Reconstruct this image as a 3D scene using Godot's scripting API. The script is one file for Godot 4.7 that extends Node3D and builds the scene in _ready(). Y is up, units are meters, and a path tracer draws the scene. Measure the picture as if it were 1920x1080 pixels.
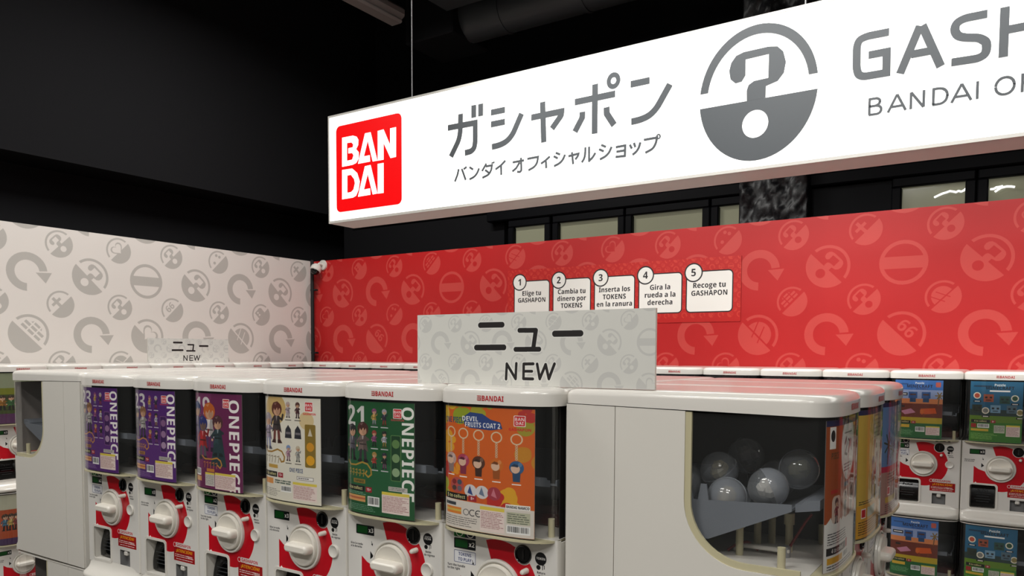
extends Node3D
# A shop of capsule vending machines: an island of machines under a hanging lit sign, rows along a white and a red printed wall.
const CH := 1.65                      # height of the lens
const MW := 0.275                     # width of one machine
const MD := 0.436                     # depth of its case behind the front panel
const TIER := 0.5845                    # height of one tier
const TOP_Y := CH - 0.675             # foot of the upper tier
const LOW_Y := TOP_Y - TIER
const CAP_R := -0.277                 # front plane of the island's right end
const CAP_L := -2.858                 # and of its left end

var used := {}
var M := {}                           # materials
var G := {}                           # shared meshes
var P := {}                           # poster materials


# ------------------------------------------------------------------ mesh builder
class MB:
	var v := PackedVector3Array()
	var n := PackedVector3Array()
	var uv := PackedVector2Array()

	func tri(a: Vector3, b: Vector3, c: Vector3, na: Vector3, nb: Vector3, nc: Vector3, ua := Vector2.ZERO, ub := Vector2.ZERO, uc := Vector2.ZERO) -> void:
		if (b - a).cross(c - a).dot(na + nb + nc) > 0.0:
			v.append_array(PackedVector3Array([a, c, b])); n.append_array(PackedVector3Array([na, nc, nb])); uv.append_array(PackedVector2Array([ua, uc, ub]))
		else:
			v.append_array(PackedVector3Array([a, b, c])); n.append_array(PackedVector3Array([na, nb, nc])); uv.append_array(PackedVector2Array([ua, ub, uc]))

	func quad(a: Vector3, b: Vector3, c: Vector3, d: Vector3, nm: Vector3, u := [Vector2(0, 1), Vector2(1, 1), Vector2(1, 0), Vector2(0, 0)]) -> void:
		tri(a, b, c, nm, nm, nm, u[0], u[1], u[2]); tri(a, c, d, nm, nm, nm, u[0], u[2], u[3])

	func box(c: Vector3, s: Vector3, bev := 0.0) -> MB:
		var h := s / 2.0
		for ax in 3:
			for sg: float in [-1.0, 1.0]:
				var e := Vector3.ZERO; e[ax] = sg
				var p := (ax + 1) % 3
				var q := (ax + 2) % 3
				var o := c; o[ax] += sg * h[ax]
				var dp := Vector3.ZERO; dp[p] = h[p] - bev
				var dq := Vector3.ZERO; dq[q] = h[q] - bev
				quad(o - dp - dq, o + dp - dq, o + dp + dq, o - dp + dq, e)
		if bev > 0.0:
			for ax in 3:
				var p := (ax + 1) % 3
				var q := (ax + 2) % 3
				for sp: float in [-1.0, 1.0]:
					for sq: float in [-1.0, 1.0]:
						var a := c; a[p] += sp * h[p]; a[q] += sq * (h[q] - bev)
						var b := c; b[p] += sp * (h[p] - bev); b[q] += sq * h[q]
						var l := Vector3.ZERO; l[ax] = h[ax] - bev
						var e := Vector3.ZERO; e[p] = sp; e[q] = sq
						quad(a - l, a + l, b + l, b - l, e.normalized())
			for sx: float in [-1.0, 1.0]:
				for sy: float in [-1.0, 1.0]:
					for sz: float in [-1.0, 1.0]:
						var k := Vector3(sx, sy, sz)
						var w := k.normalized()
						var g := c + Vector3(sx * h.x, sy * h.y, sz * h.z)
						tri(g - Vector3(0, sy, sz) * bev, g - Vector3(sx, 0, sz) * bev, g - Vector3(sx, sy, 0) * bev, w, w, w)
		return self

	# rows of points; smooth normals; outward from centre
	func grid(rows: Array, closed: bool, centre: Vector3) -> MB:
		var nr := rows.size()
		var nc: int = rows[0].size()
		var nm := []
		var sum := 0.0
		for i in nr:
			var r := PackedVector3Array()
			for j in nc:
				var j0 := (j - 1 + nc) % nc if closed else maxi(j - 1, 0)
				var j1 := (j + 1) % nc if closed else mini(j + 1, nc - 1)
				var du: Vector3 = rows[i][j1] - rows[i][j0]
				var dv: Vector3 = rows[mini(i + 1, nr - 1)][j] - rows[maxi(i - 1, 0)][j]
				var x := du.cross(dv).normalized()
				r.append(x)
				sum += x.dot((rows[i][j] - centre))
			nm.append(r)
		var sg := 1.0 if sum >= 0.0 else -1.0
		for i in nr - 1:
			for j in (nc if closed else nc - 1):
				var k := (j + 1) % nc
				var u0 := float(j) / (nc - 1)
				var u1 := float(j + 1) / (nc - 1)
				var v0 := float(i) / (nr - 1)
				var v1 := float(i + 1) / (nr - 1)
				tri(rows[i][j], rows[i][k], rows[i + 1][k], nm[i][j] * sg, nm[i][k] * sg, nm[i + 1][k] * sg, Vector2(u0, v0), Vector2(u1, v0), Vector2(u1, v1))
				tri(rows[i][j], rows[i + 1][k], rows[i + 1][j], nm[i][j] * sg, nm[i + 1][k] * sg, nm[i + 1][j] * sg, Vector2(u0, v0), Vector2(u1, v1), Vector2(u0, v1))
		return self

	func fan(ring: PackedVector3Array, nm: Vector3) -> MB:
		var c := Vector3.ZERO
		for p in ring: c += p
		c /= ring.size()
		for i in ring.size():
			tri(c, ring[i], ring[(i + 1) % ring.size()], nm, nm, nm)
		return self

	# polygon in x, y pulled from z0 to z1, then moved by xf
	func prism(poly: PackedVector2Array, z0: float, z1: float, xf := Transform3D.IDENTITY) -> MB:
		var id := Geometry2D.triangulate_polygon(poly)
		var f := (xf.basis.z).normalized()
		for k in id.size() / 3:
			for z: float in [z0, z1]:
				var q := []
				for m in 3:
					var p := poly[id[k * 3 + m]]
					q.append(xf * Vector3(p.x, p.y, z))
				var nn := f if z == z1 else -f
				tri(q[0], q[1], q[2], nn, nn, nn)
		var cw := Geometry2D.is_polygon_clockwise(poly)
		for i in poly.size():
			var a := poly[i]
			var b := poly[(i + 1) % poly.size()]
			var d := b - a
			var o := Vector2(d.y, -d.x) * (-1.0 if cw else 1.0)
			var nn := (xf.basis * Vector3(o.x, o.y, 0)).normalized()
			quad(xf * Vector3(a.x, a.y, z0), xf * Vector3(b.x, b.y, z0), xf * Vector3(b.x, b.y, z1), xf * Vector3(a.x, a.y, z1), nn)
		return self

	# profile of (radius, height) turned about z
	func lathe(pr: Array, seg: int, xf := Transform3D.IDENTITY) -> MB:
		var sn := []
		for k in pr.size() - 1:
			var d: Vector2 = pr[k + 1] - pr[k]
			sn.append(Vector2(d.y, -d.x).normalized())
		for k in pr.size() - 1:
			var n0: Vector2 = sn[k]
			var n1: Vector2 = sn[k]
			if k > 0 and sn[k - 1].dot(sn[k]) > 0.75: n0 = (sn[k - 1] + sn[k]).normalized()
			if k < sn.size() - 1 and sn[k + 1].dot(sn[k]) > 0.75: n1 = (sn[k + 1] + sn[k]).normalized()
			for j in seg:
				var c0 := Vector2.from_angle(TAU * j / seg)
				var c1 := Vector2.from_angle(TAU * (j + 1) / seg)
				var a := pr[k] as Vector2
				var b := pr[k + 1] as Vector2
				var q := [Vector3(c0.x * a.x, c0.y * a.x, a.y), Vector3(c1.x * a.x, c1.y * a.x, a.y), Vector3(c1.x * b.x, c1.y * b.x, b.y), Vector3(c0.x * b.x, c0.y * b.x, b.y)]
				var w := [Vector3(c0.x * n0.x, c0.y * n0.x, n0.y), Vector3(c1.x * n0.x, c1.y * n0.x, n0.y), Vector3(c1.x * n1.x, c1.y * n1.x, n1.y), Vector3(c0.x * n1.x, c0.y * n1.x, n1.y)]
				for m in 4:
					q[m] = xf * q[m]; w[m] = (xf.basis * w[m]).normalized()
				if a.x > 0.0: tri(q[0], q[1], q[2], w[0], w[1], w[2])
				if b.x > 0.0: tri(q[0], q[2], q[3], w[0], w[2], w[3])
		return self

	func tube(path: Array, r: float, seg := 8) -> MB:
		for i in path.size() - 1:
			var a: Vector3 = path[i]
			var b: Vector3 = path[i + 1]
			var d := (b - a).normalized()
			var s := d.cross(Vector3.UP if absf(d.y) < 0.9 else Vector3.RIGHT).normalized()
			var xf := Transform3D(Basis(s, d.cross(s), d), a)
			lathe([Vector2(0, 0), Vector2(r, 0), Vector2(r, a.distance_to(b)), Vector2(0, a.distance_to(b))], seg, xf)
		return self

	func mesh() -> ArrayMesh:
		var arr := []
		arr.resize(Mesh.ARRAY_MAX)
		arr[Mesh.ARRAY_VERTEX] = v; arr[Mesh.ARRAY_NORMAL] = n; arr[Mesh.ARRAY_TEX_UV] = uv
		var m := ArrayMesh.new()
		m.add_surface_from_arrays(Mesh.PRIMITIVE_TRIANGLES, arr)
		return m


# ------------------------------------------------------------------ flat print, computed: units with y down
class Ink:
	static var glyphs := {}
	static var fonts := {}
	var im: Image
	var s := 1.0
	var o := Vector2.ZERO

	func _init(w: float, h: float, per_unit: float, bg: Color, origin := Vector2.ZERO) -> void:
		s = per_unit * 2.0
		o = origin
		im = Image.create(int(round(w * per_unit)) * 2, int(round(h * per_unit)) * 2, false, Image.FORMAT_RGB8)
		im.fill(bg)

	func loops(ls: Array, c: Color) -> void:
		var edges := []
		var y0 := 1e9
		var y1 := -1e9
		for l in ls:
			for i in l.size():
				var a: Vector2 = (l[i] - o) * s
				var b: Vector2 = (l[(i + 1) % l.size()] - o) * s
				y0 = minf(y0, a.y); y1 = maxf(y1, a.y)
				if a.y != b.y: edges.append([minf(a.y, b.y), maxf(a.y, b.y), a, (b.x - a.x) / (b.y - a.y)])
		for y in range(maxi(0, floori(y0)), mini(im.get_height(), ceili(y1) + 1)):
			var yc := y + 0.5
			var xs := PackedFloat32Array()
			for e in edges:
				if e[0] <= yc and e[1] > yc: xs.append(e[2].x + (yc - e[2].y) * e[3])
			xs.sort()
			for k in xs.size() / 2:
				var xa := maxi(0, ceili(xs[k * 2] - 0.5))
				var xb := mini(im.get_width(), ceili(xs[k * 2 + 1] - 0.5))
				if xb > xa: im.fill_rect(Rect2i(xa, y, xb - xa, 1), c)

	func poly(pts: Array, c: Color) -> void:
		loops([pts], c)

	func rect(x: float, y: float, w: float, h: float, c: Color) -> void:
		var a := Vector2i(((Vector2(x, y) - o) * s).round())
		var b := Vector2i(((Vector2(x + w, y + h) - o) * s).round())
		im.fill_rect(Rect2i(a, (b - a).max(Vector2i.ONE)).intersection(Rect2i(Vector2i.ZERO, im.get_size())), c)

	func rrect(x: float, y: float, w: float, h: float, r: float, c: Color) -> void:
		var l := []
		for q in [[x + w - r, y + h - r, 0.0], [x + r, y + h - r, 90.0], [x + r, y + r, 180.0], [x + w - r, y + r, 270.0]]:
			for k in 7: l.append(Vector2(q[0], q[1]) + Vector2.from_angle(deg_to_rad(q[2] + k * 15.0)) * r)
		loops([l], c)

	func disc(x: float, y: float, r: float, c: Color, ry := 0.0) -> void:
		var l := []
		for k in 40: l.append(Vector2(x + cos(TAU * k / 40) * r, y + sin(TAU * k / 40) * (ry if ry > 0.0 else r)))
		loops([l], c)

	# ring sector, angles in degrees with y up
	func arc(x: float, y: float, r0: float, r1: float, a0: float, a1: float, c: Color) -> void:
		var l := []
		for k in 33: l.append(Vector2(x, y) + Vector2(cos(deg_to_rad(lerpf(a0, a1, k / 32.0))), -sin(deg_to_rad(lerpf(a0, a1, k / 32.0)))) * r1)
		for k in 33: l.append(Vector2(x, y) + Vector2(cos(deg_to_rad(lerpf(a1, a0, k / 32.0))), -sin(deg_to_rad(lerpf(a1, a0, k / 32.0)))) * r0)
		loops([l], c)

	func stroke(pts: Array, w: float, c: Color, round_end := true) -> void:
		for i in pts.size() - 1:
			var a: Vector2 = pts[i]
			var b: Vector2 = pts[i + 1]
			var d := (b - a).normalized().orthogonal() * w / 2.0
			loops([[a + d, b + d, b - d, a - d]], c)
			if i > 0: disc(a.x, a.y, w / 2.0, c)
		if round_end:
			disc(pts[0].x, pts[0].y, w / 2.0, c); disc(pts[-1].x, pts[-1].y, w / 2.0, c)

	# cap height h, baseline at y; align 0 left, 0.5 middle, 1 right
	func text(t: String, x: float, y: float, h: float, c: Color, bold := true, align := 0.0, stretch := 1.0, turn := 0.0) -> void:
		var g: Array = letters(t, bold)
		var k := h / 0.714
		for q in g[0].size() / 3:
			var l := []
			for m in 3:
				var p: Vector2 = g[0][q * 3 + m]
				l.append(Vector2(x, y) + Vector2((p.x - g[1] * align) * k * stretch, -p.y * k).rotated(turn))
			loops([l], c)

	# greyish lines standing for print too small to read
	func lines(x: float, y: float, w: float, n: int, step: float, th: float, c: Color, seed_: int) -> void:
		for i in n:
			var q := x
			var h := hash(seed_ * 131 + i)
			while q < x + w * (0.72 + 0.28 * ((h >> 3) % 7) / 6.0):
				h = hash(h)
				var ln := step * (0.7 + (h % 9) * 0.35)
				rect(q, y + i * step, minf(ln, x + w - q), th, c)
				q += ln + step * 0.35

	func barcode(x: float, y: float, w: float, h: float) -> void:
		rect(x, y, w, h, Color(0.93, 0.93, 0.92))
		var q := x + w * 0.06
		var k := 7
		while q < x + w * 0.94:
			k = hash(k)
			var t := w * (0.012 + (k % 3) * 0.012)
			rect(q, y + h * 0.1, t, h * 0.7, Color(0.06, 0.06, 0.06))
			q += t + w * (0.014 + ((k >> 4) % 3) * 0.01)

	func done() -> ImageTexture:
		im.shrink_x2()
		return ImageTexture.create_from_image(im)

	static func letters(t: String, bold: bool) -> Array:
		var key := t + ("|b" if bold else "|r")
		if not glyphs.has(key):
			if not fonts.has(bold):
				var f := SystemFont.new()
				f.font_names = PackedStringArray(["Droid Sans"])
				f.font_weight = 700 if bold else 400
				fonts[bold] = f
				glyphs["base" + str(bold)] = 0.0
				var hb: Array = raw("H", bold)
				glyphs["base" + str(bold)] = hb[2]
			glyphs[key] = raw(t, bold)
		return glyphs[key]

	static func raw(t: String, bold: bool) -> Array:
		var tm := TextMesh.new()
		tm.font = fonts[bold]; tm.font_size = 100; tm.pixel_size = 0.01; tm.depth = 0.0; tm.curve_step = 1.0; tm.text = t
		var a := tm.get_mesh_arrays()
		var vs: PackedVector3Array = a[Mesh.ARRAY_VERTEX]
		var ix: PackedInt32Array = a[Mesh.ARRAY_INDEX] if a[Mesh.ARRAY_INDEX] != null else PackedInt32Array(range(vs.size()))
		var x0 := 1e9
		var x1 := -1e9
		var y0 := 1e9
		for p in vs:
			x0 = minf(x0, p.x); x1 = maxf(x1, p.x); y0 = minf(y0, p.y)
		var out := PackedVector2Array()
		for i in ix: out.append(Vector2(vs[i].x - x0, vs[i].y - glyphs["base" + str(bold)]))
		return [out, x1 - x0, y0]


# ------------------------------------------------------------------ nodes and materials
func numbered(called: String) -> String:
	used[called] = used.get(called, -1) + 1
	return called if used[called] == 0 else "%s_%03d" % [called, used[called]]

func part(parent: Node, called: String, mesh: Mesh, m: Material) -> MeshInstance3D:
	var o := MeshInstance3D.new()
	o.name = called; o.mesh = mesh; o.material_override = m
	parent.add_child(o, true)
	return o

func tag(o: Node, label: String, category: String, group := "") -> void:
	o.set_meta("label", label); o.set_meta("category", category)
	if group: o.set_meta("group", group)

func thing(called: String, label: String, category: String, at: Vector3, turn := 0.0, group := "") -> Node3D:
	var o := Node3D.new()
	o.name = numbered(called)
	add_child(o, true)
	o.position = at; o.rotation.y = turn
	tag(o, label, category, group)
	return o

func struct(called: String, mesh: Mesh, m: Material) -> MeshInstance3D:
	var o := part(self, called, mesh, m)
	o.set_meta("kind", "structure")
	return o

func mat(called: String, c: Color, rough := 0.5, metal := 0.0) -> StandardMaterial3D:
	var m := StandardMaterial3D.new()
	m.resource_name = called; m.albedo_color = c; m.roughness = rough; m.metallic = metal
	M[called] = m
	return m

func printed(called: String, t: Texture2D, rough := 0.45) -> StandardMaterial3D:
	var m := mat(called, Color.WHITE, rough)
	m.albedo_texture = t
	return m

func glow(called: String, c: Color, e: float) -> StandardMaterial3D:
	var m := mat(called, c, 0.35)
	m.emission_enabled = true; m.emission = c; m.emission_energy_multiplier = e
	return m

func P2(a: Array) -> PackedVector2Array:
	var o := PackedVector2Array()
	for i in a.size() / 2: o.append(Vector2(a[i * 2], a[i * 2 + 1]))
	return o

func V2(a: Array) -> Array:
	return Array(P2(a))

# outline of a line of even width (metres), ends cut square
func ribbon(pts: PackedVector2Array, w: float) -> Array:
	var big := PackedVector2Array()
	for p in smooth_line(pts): big.append(p * 4000.0)
	return ribbon_pieces(big, w)

# a line that closes on itself is cut in two, so that no piece has a hole
func ribbon_pieces(big: PackedVector2Array, w: float) -> Array:
	var out := []
	var found := Geometry2D.offset_polyline(big, w * 2000.0, Geometry2D.JOIN_MITER, Geometry2D.END_BUTT)
	if found.size() > 1 and big.size() > 3:
		var m := big.size() / 2
		out.append_array(ribbon_pieces(big.slice(0, m + 1), w))
		out.append_array(ribbon_pieces(big.slice(m - 1), w))
		return out
	for q in found:
		var r := PackedVector2Array()
		for p in q: r.append(p / 4000.0)
		out.append(r)
	return out

# rounds the inner points of lines that bend softly
func smooth_line(pts: PackedVector2Array) -> PackedVector2Array:
	if pts.size() < 4: return pts
	var out := PackedVector2Array([pts[0]])
	for i in range(1, pts.size() - 1):
		var d0 := (pts[i] - pts[i - 1]).normalized()
		var d1 := (pts[i + 1] - pts[i]).normalized()
		if d0.dot(d1) < 0.35 or d0.dot(d1) > 0.995:
			out.append(pts[i]); continue
		var l := minf(pts[i].distance_to(pts[i - 1]), pts[i].distance_to(pts[i + 1])) * 0.48
		for k in 5:
			var t := k / 4.0
			var a := pts[i] - d0 * l
			var b := pts[i] + d1 * l
			out.append(a.lerp(pts[i], t).lerp(pts[i].lerp(b, t), t))
	out.append(pts[-1])
	return out

# outer minus hole, as pieces without holes
func pierced(outer: PackedVector2Array, hole: PackedVector2Array) -> Array:
	var k := 4000.0
	var a := PackedVector2Array()
	var h := PackedVector2Array()
	var c := 0.0
	for p in outer: a.append(p * k)
	for p in hole:
		h.append(p * k); c += p.x * k / hole.size()
	var out := []
	for half in [P2([c - 9999, -9999, c, -9999, c, 9999, c - 9999, 9999]), P2([c, -9999, c + 9999, -9999, c + 9999, 9999, c, 9999])]:
		for q in Geometry2D.intersect_polygons(a, half):
			for w in Geometry2D.clip_polygons(q, h):
				var r := PackedVector2Array()
				for p in w: r.append(p / k)
				out.append(r)
	return out

func round_box(x0: float, y0: float, x1: float, y1: float, r: float) -> PackedVector2Array:
	var l := PackedVector2Array()
	for q in [[x1 - r, y1 - r, 0.0], [x0 + r, y1 - r, 90.0], [x0 + r, y0 + r, 180.0], [x1 - r, y0 + r, 270.0]]:
		for k in 7: l.append(Vector2(q[0], q[1]) + Vector2.from_angle(deg_to_rad(q[2] + k * 15.0)) * r)
	return l

func circle2(c: Vector2, rx: float, ry: float, n := 48) -> PackedVector2Array:
	var l := PackedVector2Array()
	for k in n: l.append(c + Vector2(cos(TAU * k / n) * rx, sin(TAU * k / n) * ry))
	return l


# ------------------------------------------------------------------ capsule emblem, in a circle of radius 1, y up
func emblem_query() -> Array:
	var q := [-0.152, -0.131, -0.156, 0.039, -0.128, 0.121, -0.041, 0.169, 0.182, 0.175, 0.183, 0.544, -0.185, 0.533, -0.182, 0.283, -0.241, 0.196, -0.342, 0.186, -0.422, 0.263, -0.448, 0.399, -0.416, 0.524, -0.339, 0.619, -0.217, 0.654, 0.176, 0.659, 0.315, 0.633, 0.402, 0.542, 0.448, 0.374, 0.42, 0.21, 0.327, 0.101, 0.146, 0.055, 0.146, -0.123]
	var o := []
	for p in P2(q): o.append(Vector2(p.x / 0.935, (p.y + 0.022) / 1.063))
	return o

func emblem_ring() -> Array:
	var o := []
	for k in 33: o.append(Vector2.from_angle(lerpf(0.125, PI - 0.125, k / 32.0)))
	for k in 33: o.append(Vector2.from_angle(lerpf(PI - 0.145, 0.145, k / 32.0)) * 0.86)
	return o

func emblem_half() -> Array:
	var o := []
	for k in 33: o.append(Vector2.from_angle(lerpf(-0.098, -PI + 0.098, k / 32.0)))
	return o

func icon(ink: Ink, x: float, y: float, r: float, turn: float, kind: int, c: Color, bg: Color) -> void:
	var put := func(l: Array) -> Array:
		var o := []
		for p in l: o.append(Vector2(x, y) + Vector2(p.x, -p.y).rotated(-turn) * r)
		return o
	if kind == 1:
		var l := []
		for k in 25: l.append(Vector2(x, y) + Vector2.from_angle(deg_to_rad(lerpf(-5.0, -268.0, k / 24.0))) * r)
		for k in 25: l.append(Vector2(x, y) + Vector2.from_angle(deg_to_rad(lerpf(-268.0, -5.0, k / 24.0))) * r * 0.6)
		ink.poly(l, c)
		ink.poly([Vector2(x + r * 0.42, y + r * 0.02), Vector2(x + r * 1.22, y - r * 0.02), Vector2(x + r * 0.9, y + r * 0.55)], c)
		return
	if kind == 2:
		ink.arc(x, y, r * 0.83, r, 0, 360, c)
		ink.rect(x - r * 0.86, y - r * 0.27, r * 1.72, r * 0.54, c)
		return
	ink.poly(put.call(emblem_ring()), c)
	ink.poly(put.call(emblem_half()), c)
	if kind == 0:
		ink.poly(put.call(emblem_query()), c)
		ink.poly(put.call(Array(circle2(Vector2(-0.013, -0.456), 0.22, 0.22, 20))), bg)
	elif kind == 3:
		ink.text("66", x + Vector2(0, -0.04).rotated(-turn).x * r, y + Vector2(0, -0.04).rotated(-turn).y * r, r * 0.55, c, true, 0.5, 1.0, -turn)
	elif kind == 4:
		for k in 3: ink.poly(put.call([Vector2(-0.6, 0.05 + k * 0.24), Vector2(0.6, 0.05 + k * 0.24), Vector2(0.6, 0.2 + k * 0.24), Vector2(-0.6, 0.2 + k * 0.24)] if k < 2 else [Vector2(-0.35, 0.53), Vector2(0.35, 0.53), Vector2(0.25, 0.66), Vector2(-0.25, 0.66)]), c)
		for k in 2: ink.poly(put.call([Vector2(-0.25 + k * 0.42, 0), Vector2(-0.17 + k * 0.42, 0), Vector2(-0.17 + k * 0.42, 0.7), Vector2(-0.25 + k * 0.42, 0.7)]), bg)
	elif kind == 5:
		ink.poly(put.call([Vector2(-0.4, -0.1), Vector2(-0.4, 0.6), Vector2(0.3, 0.6), Vector2(0.45, 0.45), Vector2(0.45, -0.1)]), c)
		for k in 2: ink.poly(put.call(Array(circle2(Vector2(-0.13, 0.12 + 0.26 * k), 0.1, 0.09, 12))), bg)
	elif kind == 6:
		ink.poly(put.call(Array(circle2(Vector2(0, 0.0), 0.64, 0.66, 28))), c)
		for k in 2: ink.poly(put.call([Vector2(-0.5 + k * 0.4, 0.5), Vector2(-0.44 + k * 0.4, 0.5), Vector2(-0.1 + k * 0.4, -0.3), Vector2(-0.16 + k * 0.4, -0.3)]), bg)
		ink.poly(put.call([Vector2(-0.7, -0.02), Vector2(0.7, -0.02), Vector2(0.7, -0.1), Vector2(-0.7, -0.1)]), bg)
	elif kind == 7:
		var l := []
		for k in 28:
			var t := TAU * k / 28
			l.append(Vector2(0.033 * 16 * pow(sin(t), 3), 0.16 + 0.033 * (13 * cos(t) - 5 * cos(2 * t) - 2 * cos(3 * t) - cos(4 * t))))
		ink.poly(put.call(l), c)
		var l2 := []
		for p in l: l2.append(Vector2(p.x * 0.78, (p.y - 0.14) * 0.78 + 0.14))
		ink.poly(put.call(l2), bg)
	elif kind == 8:
		for q in [[-0.35, 0.2], [0.25, 0.55], [0.4, 0.25]]: ink.poly(put.call(Array(circle2(Vector2(q[0], q[1]), 0.13, 0.13, 14))), c)
	else:
		ink.poly(put.call([Vector2(-0.5, 0.22), Vector2(0.3, 0.22), Vector2(0.3, 0.42), Vector2(-0.5, 0.42)]), c)
		ink.poly(put.call([Vector2(-0.2, -0.1), Vector2(0.02, -0.1), Vector2(0.02, 0.7), Vector2(-0.2, 0.7)]), c)

# the shop's wallpaper: small and large badges in alternate rows; u runs along the wall, y down; k scales all, pitch is the step of columns
func wallpaper(ink: Ink, u0: float, u1: float, y_small: float, k: float, pitch: float, ph: int, c: Color, bg: Color, down: float) -> void:
	var small := [9, 3, 5, 4, 6, 7, 8]
	var large := [6, 3, 5, 4, 7]
	for col in range(-1, int((u1 - u0) / (pitch * k)) + 2):
		var u := u0 + col * pitch * k
		for row in range(-1, 6):
			var y := y_small + row * 0.335 * k
			if y - 0.1 * k > down: break
			icon(ink, u, y, 0.0755 * k, deg_to_rad(45), 0 if posmod(col + row + ph, 2) == 0 else small[posmod(col / 2 + row * 3 + 2, 7)], c, bg)
			var kind := 0
			if posmod(row, 2) == 0:
				if posmod(col + ph, 2) == 1: kind = 2 if posmod(col, 8) == (3 if ph == 0 else 6) else 1
			else:
				kind = 1 if posmod(col + ph, 2) == 0 else large[posmod(col / 2 + row, 5)]
			icon(ink, u + pitch * 0.5 * k, y + 0.1675 * k, 0.105 * k, deg_to_rad(-45), kind, c, bg)


# ------------------------------------------------------------------ posters: 176 x 236 units (millimetres), y down
const WH := Color(0.93, 0.92, 0.9)
const BK := Color(0.05, 0.05, 0.06)
const LOGO_RED := Color(0.78, 0.07, 0.12)

func sheet(bg: Color) -> Ink:
	return Ink.new(176, 236, 2.1, bg)

func maker_mark(k: Ink, x: float, y: float, w: float) -> void:
	k.rrect(x, y, w, w, w * 0.08, WH)
	k.rrect(x + w * 0.06, y + w * 0.06, w * 0.88, w * 0.88, w * 0.06, LOGO_RED)
	k.text("BAN", x + w * 0.5, y + w * 0.47, w * 0.28, WH, true, 0.5, 1.05)
	k.text("DAI", x + w * 0.5, y + w * 0.83, w * 0.28, WH, true, 0.5, 1.05)

# a plain little figure: big head with hair, coat, belt, boots
func doll(k: Ink, x: float, y: float, h: float, hair: Color, coat: Color, legs: Color, skin := Color(0.78, 0.6, 0.48)) -> void:
	var r := h * 0.165
	var v := func(px: float, py: float) -> Vector2: return Vector2(x + px * r, y + py * h)
	var side := -1.0 if hash(int(x * 13 + y * 7)) % 2 else 1.0
	for m: float in [-1.0, 1.0]:
		k.poly([v.call(m * 0.08, 0.6), v.call(m * 0.62, 0.6), v.call(m * 0.78, 0.92), v.call(m * 0.25, 0.92)], legs)
		k.poly([v.call(m * 0.2, 0.91), v.call(m * 0.8, 0.91), v.call(m * 1.15, 0.99), v.call(m * 0.2, 1.0)], legs.darkened(0.45))
	k.poly([v.call(-0.62, 0.33), v.call(0.62, 0.33), v.call(0.72, 0.5), v.call(1.05, 0.74), v.call(0.3, 0.66), v.call(0, 0.7), v.call(-0.3, 0.66), v.call(-1.05, 0.74), v.call(-0.72, 0.5)], coat)
	k.poly([v.call(0.05, 0.33), v.call(0.62, 0.33), v.call(0.72, 0.5), v.call(1.05, 0.74), v.call(0.3, 0.66), v.call(0.1, 0.68)], coat.darkened(0.22))
	k.poly([v.call(-0.18, 0.33), v.call(0.18, 0.33), v.call(0.0, 0.47)], coat.lightened(0.45))
	k.poly([v.call(-0.66, 0.53), v.call(0.66, 0.53), v.call(0.68, 0.565), v.call(-0.68, 0.565)], coat.darkened(0.55))
	k.stroke([v.call(-0.55, 0.37), v.call(-1.15, 0.48), v.call(-1.2, 0.58)], r * 0.34, coat.darkened(0.12))
	k.disc(x - r * 1.2, y + h * 0.6, r * 0.2, skin)
	k.stroke([v.call(0.55, 0.37), v.call(1.1, 0.42), v.call(1.3 * side, 0.3 if side > 0 else 0.5)], r * 0.34, coat.darkened(0.28))
	k.disc(x, y + r * 1.0, r * 1.08, hair, r * 1.05)
	k.disc(x + r * 0.05 * side, y + r * 1.24, r * 0.74, skin, r * 0.78)
	k.disc(x + r * 0.3, y + r * 1.4, r * 0.42, skin.darkened(0.12), r * 0.5)
	k.poly([v.call(-1.0, 0.17), v.call(-0.75, 0.02), v.call(0.2, -0.02), v.call(0.95, 0.1), v.call(1.02, 0.2), v.call(0.6, 0.14), v.call(0.35, 0.2), v.call(0.1, 0.13), v.call(-0.3, 0.21), v.call(-0.55, 0.15), v.call(-0.8, 0.27)], hair)
	k.poly([v.call(-0.6, 0.04), v.call(0.1, 0.01), v.call(-0.2, 0.08)], hair.lightened(0.25))

func legal(k: Ink, x: float, y: float, w: float, h: float) -> void:
	k.rect(x, y, w, h * 0.14, Color(0.86, 0.78, 0.3))
	k.rect(x, y + h * 0.14, w, h * 0.86, Color(0.9, 0.83, 0.8))
	k.lines(x + 2, y + h * 0.2, w - 4, int(h * 0.76 / 3.0), 3.0, 1.1, Color(0.62, 0.42, 0.42), int(x * 7 + y))

func collect_band(k: Ink, t: String, x: float, y: float, w: float, age: String) -> void:
	k.rect(x, y, w, 12, BK)
	k.text(t, x + w * 0.5, y + 9, 6.4, Color(0.9, 0.87, 0.6), true, 0.5, 0.9)
	k.rect(x + w + 3, y + 1, 16, 11, Color(0.6, 0.1, 0.16))
	k.text(age, x + w + 11, y + 9, 5.6, WH, true, 0.5, 0.85)

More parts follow.
